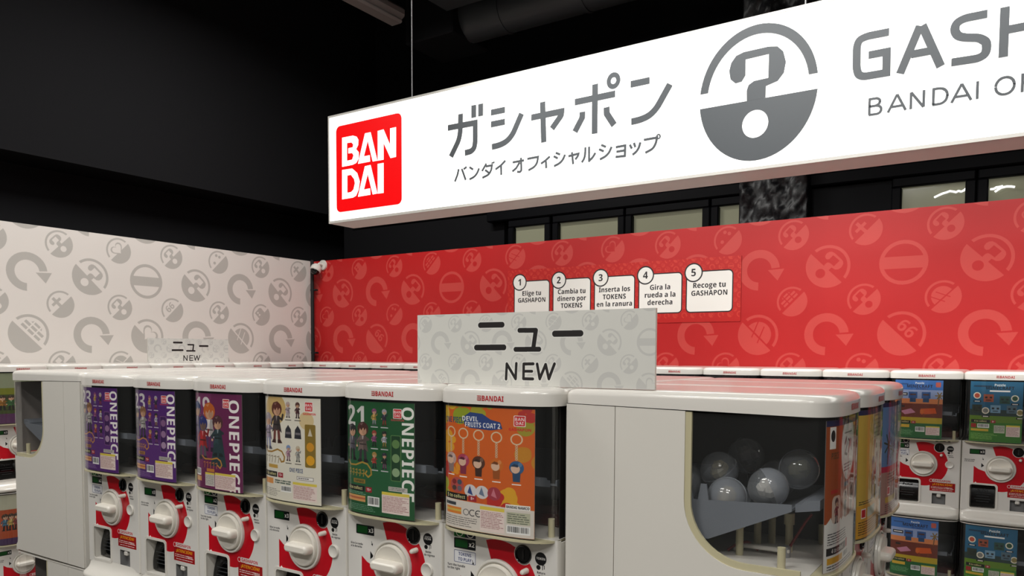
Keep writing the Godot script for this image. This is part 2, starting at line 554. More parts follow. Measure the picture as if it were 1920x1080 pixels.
func series_sheet(bg: Color, number: String, gold: Color, c2: Color, variant: int) -> Ink:
	var k := sheet(bg)
	k.poly(V2([0, 120, 60, 90, 120, 130, 176, 110, 176, 200, 0, 210]), bg.lightened(0.06))
	k.text(number, 4, 52, 42, Color(0.8, 0.79, 0.78), true, 0.0, 1.0)
	# large stand-ins at the left
	doll(k, 22, 50, 76, Color(0.12, 0.11, 0.13), Color(0.35, 0.33, 0.38), Color(0.1, 0.1, 0.12))
	doll(k, 54, 44, 84, Color(0.5, 0.34, 0.2) if variant == 0 else Color(0.28, 0.14, 0.12), Color(0.72, 0.7, 0.68) if variant == 0 else Color(0.45, 0.38, 0.36), Color(0.2, 0.18, 0.2))
	var coats := [Color(0.75, 0.6, 0.3), Color(0.2, 0.18, 0.25), Color(0.6, 0.3, 0.5), Color(0.75, 0.74, 0.78), Color(0.7, 0.25, 0.2), Color(0.12, 0.14, 0.12)]
	for i in 6:
		var x := 84.0 + (i % 2) * 25.0
		var y := 14.0 + (i / 2) * 45.0
		doll(k, x, y, 34, coats[(i + 2) % 6].darkened(0.2), coats[i], coats[(i + 3) % 6].darkened(0.3))
		k.rect(x - 9, y + 37, 18, 2.0, Color(0.75, 0.73, 0.75))
	# upright series name at the right edge
	k.text("ONEPIECE", 150, 8, 25, WH, true, 0.0, 1.15, PI / 2)
	maker_mark(k, 130, 12, 20)
	k.text("GASHAPON", 140, 37, 4, LOGO_RED.lightened(0.2), true, 0.5)
	k.rrect(124, 66, 24, 94, 3, c2)
	k.rrect(125.5, 67.5, 21, 91, 2, bg.darkened(0.25))
	for i in 3: k.disc(136, 84 + i * 29, 9, c2.lightened(0.15 * i))
	# golden scroll and title
	k.stroke(V2([6, 128, 16, 136, 34, 135, 52, 128, 66, 131, 75, 141, 76, 152, 68, 158, 60, 152, 64, 146]), 3.6, gold)
	for i in 5:
		k.stroke(V2([12 + i * 10, 146, 17 + i * 10, 144, 15 + i * 10, 158]), 2.0, gold)
		k.stroke(V2([10 + i * 10, 153, 19 + i * 10, 151]), 1.6, gold)
	k.rect(26, 164, 34, 9, gold.darkened(0.15))
	k.text("3 to 23" if number == "23" else "CAPSULE", 43, 171, 4.5, bg.darkened(0.4), true, 0.5)
	collect_band(k, "6 to collect", 4, 178, 54, "15+")
	k.lines(4, 192, 60, 2, 3.2, 1.2, bg.lightened(0.5), 3)
	k.rect(6, 199, 54, 13, Color(0.82, 0.6, 0.36))
	k.rect(6, 203, 54, 4, Color(0.7, 0.38, 0.25))
	k.barcode(66, 198, 30, 20)
	legal(k, 102, 184, 64, 44)
	k.rect(118, 172, 44, 9, Color(0.75, 0.73, 0.7))
	k.lines(120, 174, 40, 2, 3.2, 1.2, Color(0.3, 0.3, 0.3), 5)
	k.lines(5, 218, 80, 4, 3.6, 1.2, bg.lightened(0.45), 9)
	return k

func make_posters() -> void:
	P.purple = printed("print_purple_sheet", series_sheet(Color(0.3, 0.1, 0.42), "23", Color(0.72, 0.5, 0.24), Color(0.5, 0.34, 0.5), 0).done())
	P.green = printed("print_green_sheet", series_sheet(Color(0.06, 0.31, 0.15), "21", Color(0.66, 0.52, 0.2), Color(0.36, 0.5, 0.28), 1).done())
	# plum sheet with four large figures
	var k := sheet(Color(0.4, 0.1, 0.3))
	k.poly(V2([0, 0, 80, 0, 30, 236, 0, 236]), Color(0.46, 0.15, 0.36))
	k.text("19", 14, 52, 42, Color(0.82, 0.8, 0.8), true, 0.0, 1.0)
	doll(k, 18, 22, 110, Color(0.16, 0.24, 0.42), Color(0.42, 0.36, 0.5), Color(0.28, 0.2, 0.4))
	doll(k, 70, 24, 120, Color(0.72, 0.36, 0.12), Color(0.82, 0.79, 0.78), Color(0.3, 0.18, 0.34))
	k.poly(V2([92, 92, 112, 92, 128, 178, 74, 178]), Color(0.14, 0.22, 0.24))
	doll(k, 100, 54, 100, Color(0.3, 0.16, 0.18), Color(0.17, 0.26, 0.28), Color(0.14, 0.22, 0.24))
	doll(k, 44, 58, 108, Color(0.12, 0.16, 0.42), Color(0.7, 0.12, 0.14), Color(0.32, 0.3, 0.34), Color(0.45, 0.34, 0.3))
	k.text("ONEPIECE", 138, 14, 30, WH, true, 0.0, 1.15, PI / 2)
	maker_mark(k, 118, 12, 22)
	k.stroke(V2([40, 156, 52, 163, 78, 162, 96, 158, 108, 164, 112, 174, 106, 182, 98, 176]), 3.8, Color(0.72, 0.5, 0.22))
	for i in 5:
		k.stroke(V2([46 + i * 11, 172, 52 + i * 11, 170, 50 + i * 11, 184]), 2.2, Color(0.7, 0.42, 0.24))
	k.rect(58, 186, 28, 8, Color(0.75, 0.48, 0.2))
	k.barcode(8, 188, 26, 18)
	k.rect(8, 208, 28, 12, Color(0.82, 0.6, 0.36))
	k.rect(52, 196, 34, 5, Color(0.86, 0.78, 0.3))
	k.rect(52, 201, 34, 28, Color(0.83, 0.8, 0.77))
	k.lines(54, 203, 30, 8, 3.1, 1.1, Color(0.3, 0.3, 0.3), 4)
	legal(k, 88, 194, 68, 40)
	P.plum = printed("print_plum_sheet", k.done())
	# white sheet
	k = sheet(Color(0.87, 0.85, 0.79))
	k.disc(46, 28, 36, Color(0.78, 0.66, 0.42))
	k.disc(140, 50, 20, Color(0.82, 0.74, 0.56))
	doll(k, 52, 12, 94, Color(0.34, 0.14, 0.1), Color(0.25, 0.2, 0.2), Color(0.42, 0.2, 0.18))
	doll(k, 20, 38, 84, Color(0.6, 0.56, 0.6), Color(0.62, 0.56, 0.66), Color(0.5, 0.52, 0.66))
	for q in [[88, 10, Color(0.7, 0.62, 0.6), Color(0.68, 0.6, 0.64)], [116, 10, Color(0.3, 0.15, 0.12), Color(0.3, 0.14, 0.16)], [88, 108, Color(0.45, 0.55, 0.72), Color(0.68, 0.5, 0.58)], [116, 108, Color(0.75, 0.7, 0.6), Color(0.62, 0.62, 0.6)]]:
		doll(k, q[0], q[1], 36, q[2], q[3], q[3].darkened(0.3))
		k.rect(q[0] - 9, q[1] + 40, 18, 2, Color(0.35, 0.33, 0.3))
	for q in [88, 116]:
		k.poly([Vector2(q - 10, 92), Vector2(q + 10, 92), Vector2(q + 8, 72), Vector2(q, 62), Vector2(q - 8, 72)], Color(0.16, 0.16, 0.19))
		k.rect(q - 7, 78, 14, 5, Color(0.45, 0.43, 0.45))
	k.rrect(136, 58, 28, 96, 3, Color(0.52, 0.42, 0.14))
	k.poly(V2([144, 84, 156, 84, 150, 66]), Color(0.78, 0.74, 0.66))
	k.disc(150, 108, 10, Color(0.8, 0.56, 0.12)); k.disc(150, 138, 11, Color(0.86, 0.62, 0.1))
	maker_mark(k, 136, 8, 22)
	k.text("GASHAPON", 148, 37, 4.5, LOGO_RED, true, 0.5)
	k.stroke(V2([4, 116, 16, 128, 34, 127, 54, 120, 68, 124, 76, 136, 74, 146, 66, 148, 62, 141]), 3.6, Color(0.62, 0.45, 0.14))
	for i in 5:
		k.stroke(V2([8 + i * 11, 138, 15 + i * 11, 136, 12 + i * 11, 151]), 2.2, Color(0.6, 0.55, 0.46))
	k.rect(20, 156, 34, 8, Color(0.76, 0.6, 0.28))
	collect_band(k, "5 to collect", 2, 172, 50, "15+")
	k.text("ONE PIECE", 110, 168, 9, Color(0.16, 0.25, 0.42), true, 0.5, 0.62)
	k.rect(112, 176, 46, 8, Color(0.45, 0.42, 0.4)); k.rect(113, 177, 44, 6, WH)
	k.lines(116, 179, 38, 1, 3, 2, Color(0.25, 0.22, 0.22), 2)
	k.rect(4, 188, 34, 13, Color(0.86, 0.58, 0.3))
	k.lines(44, 190, 50, 2, 5, 3, Color(0.35, 0.4, 0.36), 8)
	k.barcode(64, 202, 32, 14)
	legal(k, 100, 190, 66, 40)
	k.lines(4, 212, 56, 5, 3.8, 1.2, Color(0.45, 0.43, 0.4), 12)
	P.white = printed("print_white_sheet", k.done())
	# orange sheet of key rings
	k = sheet(Color(0.8, 0.36, 0.07))
	for q in [[0, 0, 30, Color(0.78, 0.62, 0.1)], [40, 4, 24, Color(0.55, 0.6, 0.12)], [85, 0, 20, Color(0.62, 0.6, 0.14)], [10, 70, 20, Color(0.84, 0.6, 0.12)], [0, 130, 20, Color(0.7, 0.16, 0.1)], [8, 160, 18, Color(0.6, 0.62, 0.15)], [172, 90, 24, Color(0.75, 0.5, 0.1)], [176, 30, 22, Color(0.6, 0.56, 0.14)], [150, 165, 26, Color(0.85, 0.62, 0.12)], [60, 176, 22, Color(0.78, 0.34, 0.1)], [120, 178, 22, Color(0.72, 0.14, 0.1)], [165, 8, 14, Color(0.7, 0.16, 0.13)], [30, 120, 12, Color(0.86, 0.55, 0.12)]]:
		for j in 5:
			var t: float = hash(q[0] * 31 + j * 7) % 360
			k.disc(q[0] + cos(t) * q[2] * 0.7, q[1] + sin(t) * q[2] * 0.6, q[2] * (0.35 + 0.08 * j), q[3])
	k.text("ONE PIECE", 24, 32, 11, Color(0.12, 0.2, 0.42), true, 0.5, 0.55)
	k.poly(V2([46, 20, 60, 10, 84, 12, 100, 22, 118, 26, 122, 38, 100, 42, 60, 40, 48, 34]), Color(0.14, 0.24, 0.48))
	k.text("DEVIL", 60, 27, 9, WH, true, 0.5, 0.95)
	k.text("FRUITS COAT 2", 84, 38, 9, WH, true, 0.5, 0.78)
	maker_mark(k, 142, 12, 20)
	k.text("GASHAPON", 152, 40, 5, LOGO_RED, true, 0.5)
	var coat := [Color(0.72, 0.6, 0.58), Color(0.66, 0.22, 0.34), Color(0.3, 0.16, 0.09), Color(0.78, 0.4, 0.1), Color(0.16, 0.34, 0.52)]
	for i in 5:
		var x: float = [18.0, 46.0, 77.0, 111.0, 147.0][i]
		var y := 50.0 + i * 1.4
		k.arc(x, y, 8.2, 10.6, 0, 360, Color(0.83, 0.74, 0.62))
		for j in 6: k.arc(x, y + 13 + j * 4.6, 1.0, 2.5, 0, 360, Color(0.76, 0.66, 0.55))
		k.disc(x, y + 52, 12.5, coat[i])
		k.poly([Vector2(x - 7, y + 60), Vector2(x + 7, y + 60), Vector2(x + 6, y + 78), Vector2(x - 6, y + 78)], coat[i].darkened(0.25))
		k.disc(x - 2, y + 54, 8, Color(0.84, 0.7, 0.6), 8.5)
		k.poly([Vector2(x - 10, y + 50), Vector2(x - 4, y + 45), Vector2(x + 5, y + 47), Vector2(x + 2, y + 51), Vector2(x - 4, y + 50)], coat[i].darkened(0.45))
		k.disc(x + 6, y + 46, 3.4, coat[i].lightened(0.2), 4.2)
		k.rect(x - 8, y + 82, 16, 2, WH)
	k.disc(32, 152, 15, Color(0.7, 0.3, 0.28))
	for i in 4: k.disc(26.0 + (i % 2) * 12, 146.0 + (i / 2) * 12, 5, [Color(0.5, 0.14, 0.14), Color(0.25, 0.3, 0.36), Color(0.3, 0.22, 0.2), Color(0.4, 0.36, 0.4)][i])
	for i in 3:
		k.disc(61 + i * 23, 160, 12.5, Color(0.82, 0.8, 0.8) if i < 2 else Color(0.62, 0.2, 0.26))
		k.poly([Vector2(55 + i * 23, 164), Vector2(60 + i * 23, 150), Vector2(66 + i * 23, 168)], [Color(0.16, 0.26, 0.5), Color(0.4, 0.46, 0.55), Color(0.78, 0.45, 0.5)][i])
	k.poly(V2([0, 180, 176, 184, 176, 236, 0, 236]), Color(0.84, 0.81, 0.77))
	collect_band(k, "5 to collect", 4, 168, 50, "8+")
	k.rect(4, 186, 26, 6, Color(0.2, 0.22, 0.25))
	k.rect(6, 195, 36, 13, Color(0.85, 0.5, 0.18)); k.rect(6, 199, 36, 4, Color(0.82, 0.7, 0.3))
	k.arc(52, 202, 5, 6.2, 0, 360, Color(0.3, 0.3, 0.3))
	k.arc(65, 202, 5, 6.4, 50, 310, BK); k.arc(77, 202, 5, 6.4, 50, 310, BK); k.rect(72, 201.4, 5, 1.4, BK)
	k.lines(4, 213, 70, 5, 4, 1.3, Color(0.4, 0.38, 0.36), 21)
	legal(k, 80, 186, 46, 46)
	k.rect(128, 176, 42, 9, WH); k.text("BANDAI NAMCO", 149, 183, 4.6, BK, true, 0.5, 0.78)
	k.rect(130, 190, 40, 22, Color(0.72, 0.72, 0.62)); k.lines(132, 193, 36, 5, 4, 1.3, Color(0.3, 0.33, 0.28), 31)
	k.barcode(130, 215, 40, 15)
	P.orange = printed("print_orange_sheet", k.done())
	# copper and white sheet with a round white panel
	k = sheet(Color(0.62, 0.28, 0.08))
	for i in 24: k.poly([Vector2(i * 8.0 - 4, 160), Vector2(i * 8.0 + 8, 150 + (hash(i) % 20)), Vector2(i * 8.0 + 14, 165)], Color(0.87, 0.86, 0.84))
	k.rect(0, 160, 176, 76, Color(0.87, 0.86, 0.84))
	k.disc(96, 46, 46, Color(0.87, 0.86, 0.84), 54)
	k.stroke(V2([70, 40, 82, 30, 86, 42, 72, 56, 86, 58]), 4, BK)
	k.stroke(V2([94, 34, 106, 38, 100, 56]), 3.4, BK); k.stroke(V2([114, 36, 122, 54]), 3.4, BK)
	k.lines(66, 22, 56, 1, 4, 2, Color(0.25, 0.25, 0.25), 3); k.lines(66, 72, 56, 3, 5, 2.4, Color(0.3, 0.3, 0.3), 5)
	k.rect(8, 10, 18, 34, WH); k.disc(17, 24, 6, BK, 9)
	k.text("PIECE", 26, 60, 10, Color(0.3, 0.22, 0.1), true, 0.5, 0.7)
	k.rect(14, 108, 24, 6, Color(0.7, 0.12, 0.1)); k.rect(72, 102, 30, 7, Color(0.2, 0.36, 0.42))
	for i in 3:
		k.rrect(18.0 + i * 48, 118.0 - i * 4, 34, 44, 10, Color(0.8, 0.72, 0.66))
		doll(k, 35.0 + i * 48, 122.0 - i * 4, 40, Color(0.3, 0.2, 0.2), [Color(0.5, 0.1, 0.14), Color(0.25, 0.36, 0.4), Color(0.4, 0.3, 0.2)][i], Color(0.2, 0.2, 0.24))
	k.lines(8, 176, 100, 5, 4, 1.6, Color(0.25, 0.25, 0.27), 44)
	k.rect(6, 198, 84, 12, BK); k.text("4 to collect", 48, 207.5, 7, WH, true, 0.5, 1.1)
	k.rect(92, 196, 12, 14, Color(0.66, 0.12, 0.16))
	k.rect(8, 214, 62, 10, Color(0.84, 0.62, 0.1)); k.barcode(76, 213, 36, 12)
	k.lines(8, 227, 150, 2, 4, 1.6, Color(0.25, 0.25, 0.27), 45)
	k.rect(0, 0, 176, 9, Color(0.08, 0.1, 0.3))
	P.copper = printed("print_copper_sheet", k.done())
	# yellow sheet
	k = sheet(Color(0.8, 0.66, 0.26))
	k.poly(V2([60, 0, 176, 0, 176, 236, 130, 236]), Color(0.74, 0.68, 0.56))
	k.lines(80, 12, 70, 6, 8, 3, Color(0.5, 0.44, 0.36), 6)
	doll(k, 80, 90, 80, Color(0.36, 0.26, 0.2), Color(0.56, 0.42, 0.32), Color(0.44, 0.32, 0.26))
	doll(k, 116, 84, 84, Color(0.55, 0.4, 0.3), Color(0.5, 0.36, 0.3), Color(0.36, 0.28, 0.26))
	k.rect(0, 176, 176, 60, Color(0.82, 0.6, 0.16))
	k.lines(6, 168, 70, 2, 4, 1.8, Color(0.25, 0.2, 0.1), 61)
	k.rect(14, 182, 20, 18, WH); k.rect(16, 184, 16, 14, LOGO_RED)
	k.rect(42, 182, 60, 18, Color(0.66, 0.7, 0.62))
	k.lines(6, 206, 150, 6, 4.4, 1.8, Color(0.36, 0.25, 0.08), 62)
	k.rect(0, 0, 176, 9, Color(0.08, 0.1, 0.3))
	P.yellow = printed("print_yellow_sheet", k.done())
	# pale blue sheet with palms
	k = sheet(Color(0.36, 0.5, 0.68))
	k.poly(V2([70, 0, 176, 0, 176, 236, 120, 236]), Color(0.62, 0.66, 0.7))
	for q in [[26, 90], [58, 104]]:
		k.stroke(V2([q[0], q[1] + 40, q[0] + 4, q[1]]), 4, Color(0.3, 0.26, 0.2))
		for a in 8: k.stroke([Vector2(q[0] + 4, q[1]), Vector2(q[0] + 4, q[1]) + Vector2.from_angle(TAU * a / 8.0 + 0.2) * Vector2(20, 26)], 4, Color(0.13, 0.24, 0.18))
	k.rect(0, 140, 176, 96, Color(0.66, 0.5, 0.46)); k.rect(0, 136, 176, 12, Color(0.72, 0.12, 0.26))
	k.lines(30, 152, 110, 4, 6, 2.2, Color(0.3, 0.2, 0.2), 71)
	k.rect(30, 180, 18, 18, WH); k.rect(32, 182, 14, 14, LOGO_RED)
	k.rect(20, 202, 90, 12, Color(0.78, 0.66, 0.24)); k.lines(20, 218, 130, 4, 4.4, 1.8, Color(0.3, 0.25, 0.22), 72)
	k.rect(0, 0, 176, 9, Color(0.08, 0.1, 0.3))
	P.blue = printed("print_blue_sheet", k.done())
	# block world at sunset
	k = sheet(Color(0.2, 0.42, 0.7))
	k.rect(0, 40, 176, 40, Color(0.55, 0.62, 0.78)); k.rect(0, 76, 176, 30, Color(0.82, 0.5, 0.3))
	k.rect(0, 96, 176, 60, Color(0.42, 0.16, 0.09)); k.rect(0, 152, 176, 26, Color(0.72, 0.62, 0.1))
	k.rect(0, 176, 176, 60, Color(0.1, 0.38, 0.18))
	k.text("Puzzle", 92, 16, 8, WH, true, 0.5); k.text("MINECRAFT", 92, 31, 12, Color(0.03, 0.05, 0.14), true, 0.5)
	k.text("KEY CHAIN 3", 100, 38, 5, Color(0.1, 0.16, 0.34), true, 0.5)
	k.rect(10, 14, 40, 5, Color(0.16, 0.3, 0.5))
	k.rrect(150, 8, 18, 20, 4, Color(0.75, 0.35, 0.3))
	k.rect(8, 52, 40, 12, Color(0.08, 0.08, 0.1)); k.rect(12, 56, 32, 4, WH)
	for q in [[52, 48], [100, 48]]:
		k.rect(q[0], q[1], 32, 26, Color(0.12, 0.32, 0.56)); k.rect(q[0] + 5, q[1] + 26, 22, 16, Color(0.1, 0.26, 0.42)); k.rect(q[0] + 5, q[1] + 8, 22, 6, Color(0.3, 0.16, 0.12))
	k.poly(V2([98, 116, 150, 112, 156, 134, 100, 140]), Color(0.8, 0.32, 0.06)); k.rect(96, 120, 14, 16, Color(0.82, 0.4, 0.1)); k.rect(106, 136, 6, 12, Color(0.5, 0.2, 0.06)); k.rect(140, 134, 6, 12, Color(0.5, 0.2, 0.06))
	k.poly(V2([24, 128, 62, 116, 80, 132, 40, 142]), Color(0.76, 0.5, 0.6)); k.rect(20, 104, 18, 8, Color(0.1, 0.08, 0.08))
	k.stroke(V2([160, 100, 164, 60]), 4, Color(0.45, 0.3, 0.14))
	for a in 6: k.stroke([Vector2(164, 62), Vector2(164, 62) + Vector2.from_angle(a * 1.05) * 14], 4, Color(0.5, 0.38, 0.12))
	collect_band(k, "5 to collect", 6, 166, 56, "8+")
	k.rect(8, 182, 50, 12, Color(0.82, 0.66, 0.2)); k.barcode(80, 190, 34, 20); legal(k, 118, 186, 50, 36)
	k.lines(6, 204, 66, 5, 4.4, 1.5, Color(0.5, 0.7, 0.5), 82)
	P.sunset = printed("print_sunset_sheet", k.done())
	# block world in teal
	k = sheet(Color(0.06, 0.36, 0.5))
	k.rect(0, 110, 176, 26, Color(0.1, 0.2, 0.2)); k.rect(0, 134, 176, 26, Color(0.36, 0.5, 0.1)); k.rect(0, 160, 176, 76, Color(0.2, 0.46, 0.12))
	k.text("Puzzle", 100, 18, 9, WH, true, 0.5); k.text("MINECRAFT", 100, 31, 12, Color(0.02, 0.04, 0.08), true, 0.5); k.rect(66, 34, 68, 6, WH)
	k.rect(12, 16, 60, 6, Color(0.06, 0.2, 0.3))
	for q in [[16, 48, 0], [142, 56, 1], [46, 106, 2], [160, 110, 3]]:
		k.disc(q[0] + 8, q[1] + 8, 13, Color(0.88, 0.86, 0.78)); k.disc(q[0] + 8, q[1] + 8, 9, [Color(0.72, 0.3, 0.2), Color(0.14, 0.3, 0.2), Color(0.5, 0.5, 0.48), Color(0.55, 0.5, 0.3)][q[2]])
		k.rect(q[0] - 4, q[1] + 27, 26, 7, BK); k.rect(q[0], q[1] + 29, 18, 3, WH)
	for q in [[46, 50, Color(0.6, 0.3, 0.2)], [100, 56, Color(0.1, 0.28, 0.24)], [70, 92, Color(0.45, 0.6, 0.7)], [124, 92, Color(0.3, 0.4, 0.46)], [8, 92, Color(0.14, 0.2, 0.16)]]:
		k.rect(q[0], q[1], 34, 30, q[2]); k.rect(q[0] + 5, q[1] + 9, 8, 7, Color(0.08, 0.1, 0.12)); k.rect(q[0] + 21, q[1] + 9, 8, 7, Color(0.08, 0.1, 0.12)); k.rect(q[0] + 8, q[1] + 21, 18, 4, q[2].darkened(0.5))
	collect_band(k, "6 to collect", 6, 150, 64, "8+")
	k.barcode(28, 166, 40, 16); k.rect(6, 166, 18, 16, Color(0.6, 0.12, 0.12)); k.rect(6, 186, 60, 9, Color(0.8, 0.66, 0.2))
	k.rect(84, 170, 36, 30, Color(0.75, 0.76, 0.68)); k.lines(86, 173, 32, 6, 4, 1.4, Color(0.3, 0.3, 0.3), 91); legal(k, 124, 168, 46, 44)
	k.lines(6, 204, 90, 5, 5, 1.6, Color(0.55, 0.75, 0.4), 92)
	P.teal = printed("print_teal_sheet", k.done())
	# black sheets with brush lettering
	for q in [["black_brush", "", Color(0.03, 0.03, 0.04)], ["black_gin", "Gin", Color(0.03, 0.03, 0.045)], ["navy", "", Color(0.03, 0.035, 0.12)]]:
		k = sheet(q[2])
		if q[1]:
			k.text(q[1], 96, 30, 20, WH, true, 0.5, 0.9); k.stroke(V2([122, 30, 132, 18, 142, 28]), 3, Color(0.6, 0.6, 0.4))
		elif q[0] == "black_brush":
			for i in 8: k.stroke(V2([44 + i * 12, 14, 52 + i * 12, 12 + i % 3, 47 + i * 12, 26, 54 + i * 12, 24 - i % 4]), 2.6, WH)
			k.arc(40, 19, 5, 8, 0, 360, WH)
		else:
			k.lines(6, 20, 40, 1, 4, 3, WH, 4)
		maker_mark(k, 142, 8, 22)
		for i in 4: doll(k, 30.0 + i * 38, 60, 90, Color(0.5, 0.5, 0.55), [Color(0.2, 0.26, 0.4), Color(0.4, 0.14, 0.14), Color(0.5, 0.5, 0.5), Color(0.25, 0.2, 0.3)][i], Color(0.12, 0.12, 0.14))
		collect_band(k, "5 to collect", 6, 172, 54, "15+")
		k.barcode(70, 196, 34, 20); legal(k, 108, 186, 60, 40)
		P[q[0]] = printed("print_%s_sheet" % q[0], k.done())
	# three sheets of the row along the white wall
	k = sheet(Color(0.2, 0.26, 0.06)); k.rect(0, 0, 176, 80, Color(0.5, 0.53, 0.42)); k.rect(0, 70, 176, 30, Color(0.42, 0.44, 0.06)); k.rect(0, 190, 176, 46, Color(0.3, 0.14, 0.3))
	k.poly(V2([100, 100, 130, 60, 170, 100]), Color(0.56, 0.16, 0.08)); k.arc(138, 140, 22, 32, 60, 300, Color(0.82, 0.8, 0.6)); k.rect(96, 172, 70, 16, Color(0.72, 0.34, 0.16)); k.text("FAN", 130, 185, 9, BK, true, 0.5)
	for i in 3: doll(k, 28.0 + i * 26, 104, 70, Color(0.2, 0.15, 0.1), [Color(0.6, 0.4, 0.1), Color(0.2, 0.4, 0.2), Color(0.5, 0.2, 0.2)][i], BK)
	P.leaf = printed("print_leaf_sheet", k.done())
	k = sheet(Color(0.62, 0.26, 0.1)); k.rect(0, 0, 176, 70, Color(0.66, 0.66, 0.58)); k.disc(120, 40, 26, Color(0.4, 0.42, 0.36)); k.poly(V2([96, 110, 130, 50, 168, 110]), Color(0.7, 0.1, 0.12))
	k.disc(134, 150, 34, Color(0.84, 0.8, 0.66)); k.disc(134, 152, 24, Color(0.3, 0.3, 0.1)); k.rect(90, 186, 80, 16, Color(0.45, 0.16, 0.1)); k.rect(0, 206, 176, 30, Color(0.24, 0.14, 0.3)); k.rect(80, 208, 80, 14, Color(0.84, 0.5, 0.3))
	for i in 3: doll(k, 24.0 + i * 24, 90, 80, Color(0.2, 0.15, 0.1), [Color(0.2, 0.4, 0.5), Color(0.7, 0.6, 0.3), Color(0.5, 0.2, 0.2)][i], BK)
	P.lamp = printed("print_lamp_sheet", k.done())


# ------------------------------------------------------------------ front panel print: x -132.5..132.5, y 45..328 (up) in millimetres
func panel_print(spanish: bool) -> ImageTexture:
	var k := Ink.new(265, 283, 2.6, Color(0.86, 0.85, 0.83), Vector2(-132.5, -328))
	var red := Color(0.76, 0.03, 0.11)
	var cy := -220.5
	var l := []
	for i in 41: l.append(Vector2(0, cy) + Vector2(cos(deg_to_rad(lerpf(108, -180, i / 40.0))), -sin(deg_to_rad(lerpf(108, -180, i / 40.0)))) * 92.0)
	for i in 41: l.append(Vector2(0, cy) + Vector2(cos(deg_to_rad(lerpf(-165, 108, i / 40.0))), -sin(deg_to_rad(lerpf(-165, 108, i / 40.0)))) * 54.0)
	k.poly(l, red)
	k.poly(V2([-92, cy - 6, -50, cy + 24, -46, cy + 66, -92, cy + 66]), red)
	k.rect(-135, cy - 40, 42.6, 140, Color(0.86, 0.85, 0.83))
	k.poly(V2([-90, -156, -84, -163, -78, -156]), WH)
	k.disc(0, cy, 53, Color(0.86, 0.85, 0.83))
	# slot and badge discs with pale borders
	k.disc(59, -292, 21, Color(0.86, 0.85, 0.83)); k.disc(59, -292, 18.5, BK)
	k.disc(97, -223.7, 16.5, Color(0.86, 0.85, 0.83))
	k.disc(98, -289, 12.5, BK)
	k.text("FICHA" if spanish else "TOKEN", 98, -287, 4.6, WH, true, 0.5, 0.95)
	if spanish: k.text("INSERTAR", 98, -292.5, 2.6, WH, true, 0.5)
	k.disc(93, -272, 4.6, BK); k.stroke(V2([102, -268, 102, -277, 106, -277, 106, -270]), 1.2, BK, false)
	k.text("Botón" if spanish else "Return", 99, -260, 4.4, BK, true, 0.5, 0.9)
	k.text("de regreso" if spanish else "Button", 102, -253.5, 4.4, BK, true, 0.5, 0.9)
	# counter
	var gy := -296.0 if spanish else -303.0
	k.rrect(-108, gy, 54, 21, 1.5, Color(0.05, 0.06, 0.08)); k.rect(-105, gy + 2.5, 31, 16, Color(0.03, 0.3, 0.1))
	k.text("x3" if spanish else "x2", -64, gy + 15, 9.5, WH, true, 0.5)
	if not spanish:
		k.rect(-108, -325, 54, 19.5, Color(0.06, 0.07, 0.16)); k.rect(-108, -325, 27, 19.5, Color(0.04, 0.42, 0.14))
		for q in [-94.5, -67.5]: k.arc(q, -315, 7.4, 9.2, 0, 360, WH)
		k.rect(43, -326, 54, 10, Color(0.04, 0.36, 0.14)); k.rect(70, -326, 27, 10, Color(0.06, 0.07, 0.16))
		for q in [56, 84]: k.arc(q, -326, 6.0, 8.0, 180, 360, WH)
		k.rrect(-108, -278, 54, 25, 2, Color(0.2, 0.24, 0.42)); k.rrect(-107, -277, 52, 23, 1.6, Color(0.87, 0.87, 0.88))
		k.text("TOKENS", -81, -267.5, 6.6, Color(0.2, 0.24, 0.42), true, 0.5, 0.92); k.text("TO PLAY", -81, -257, 6.6, Color(0.2, 0.24, 0.42), true, 0.5, 0.92)
	var ty := -244.0 if not spanish else -250.0
	k.text("Gira la rueda" if spanish else "Turn the handle", -125, ty, 4.4, BK, true, 0.0, 0.95)
	k.text("a la derecha" if spanish else "to the right", -125, ty + 6.5, 4.4, BK, true, 0.0, 0.95)
	k.poly(V2([-66, -240, -56, -230, -66, -222]), BK)
	k.stroke(V2([-60, -254, -62, -262]), 1.2, BK); k.poly(V2([-63, -256, -58, -258, -59, -252]), BK)
	# name on the ring
	k.disc(31, -153, 6.5, WH); k.disc(31, -153, 5, red); k.poly(V2([37, -147, 122, -147, 122, -160, 37, -160]), Color(0.86, 0.85, 0.83))
	k.text("GASHAPON", 40, -149.5, 8, red, true, 0.0, 1.05)
	# notice
	k.rect(27, -146, 93, 36, Color(0.62, 0.06, 0.08))
	k.text("¡ATENCIÓN!", 73.5, -134, 8.4, Color(0.95, 0.68, 0.1), true, 0.5, 1.1)
	k.lines(32, -128, 82, 2, 5, 1.8, WH, 5)
	k.text("TOKENS", 98, -123.5, 5, WH, true, 0.5, 0.9)
	k.lines(36, -116, 74, 1, 4, 1.4, WH, 6)
	return k.done()


# ------------------------------------------------------------------ the capsule machine; origin at its foot, middle of the front panel, front towards +z
const SIDE_XF := Transform3D(Basis(Vector3(0, 0, 1), Vector3(0, 1, 0), Vector3(-1, 0, 0)), Vector3.ZERO)   # (z, y) profiles pulled along -x
const PLAN_XF := Transform3D(Basis(Vector3(1, 0, 0), Vector3(0, 0, -1), Vector3(0, 1, 0)), Vector3.ZERO)   # (x, -z) plans pulled up

func bow(x: float, a: float) -> float:
	return -0.018 + 0.055 * pow(maxf(0.0, 1.0 - pow(absf(x / a), 3.2)), 1.0 / 2.6)

func front_line(a: float, n: int) -> Array:
	var o := []
	for i in n + 1:
		var x := a * sin(lerpf(-PI / 2, PI / 2, float(i) / n))
		o.append(Vector2(x, bow(x, a)))
	return o

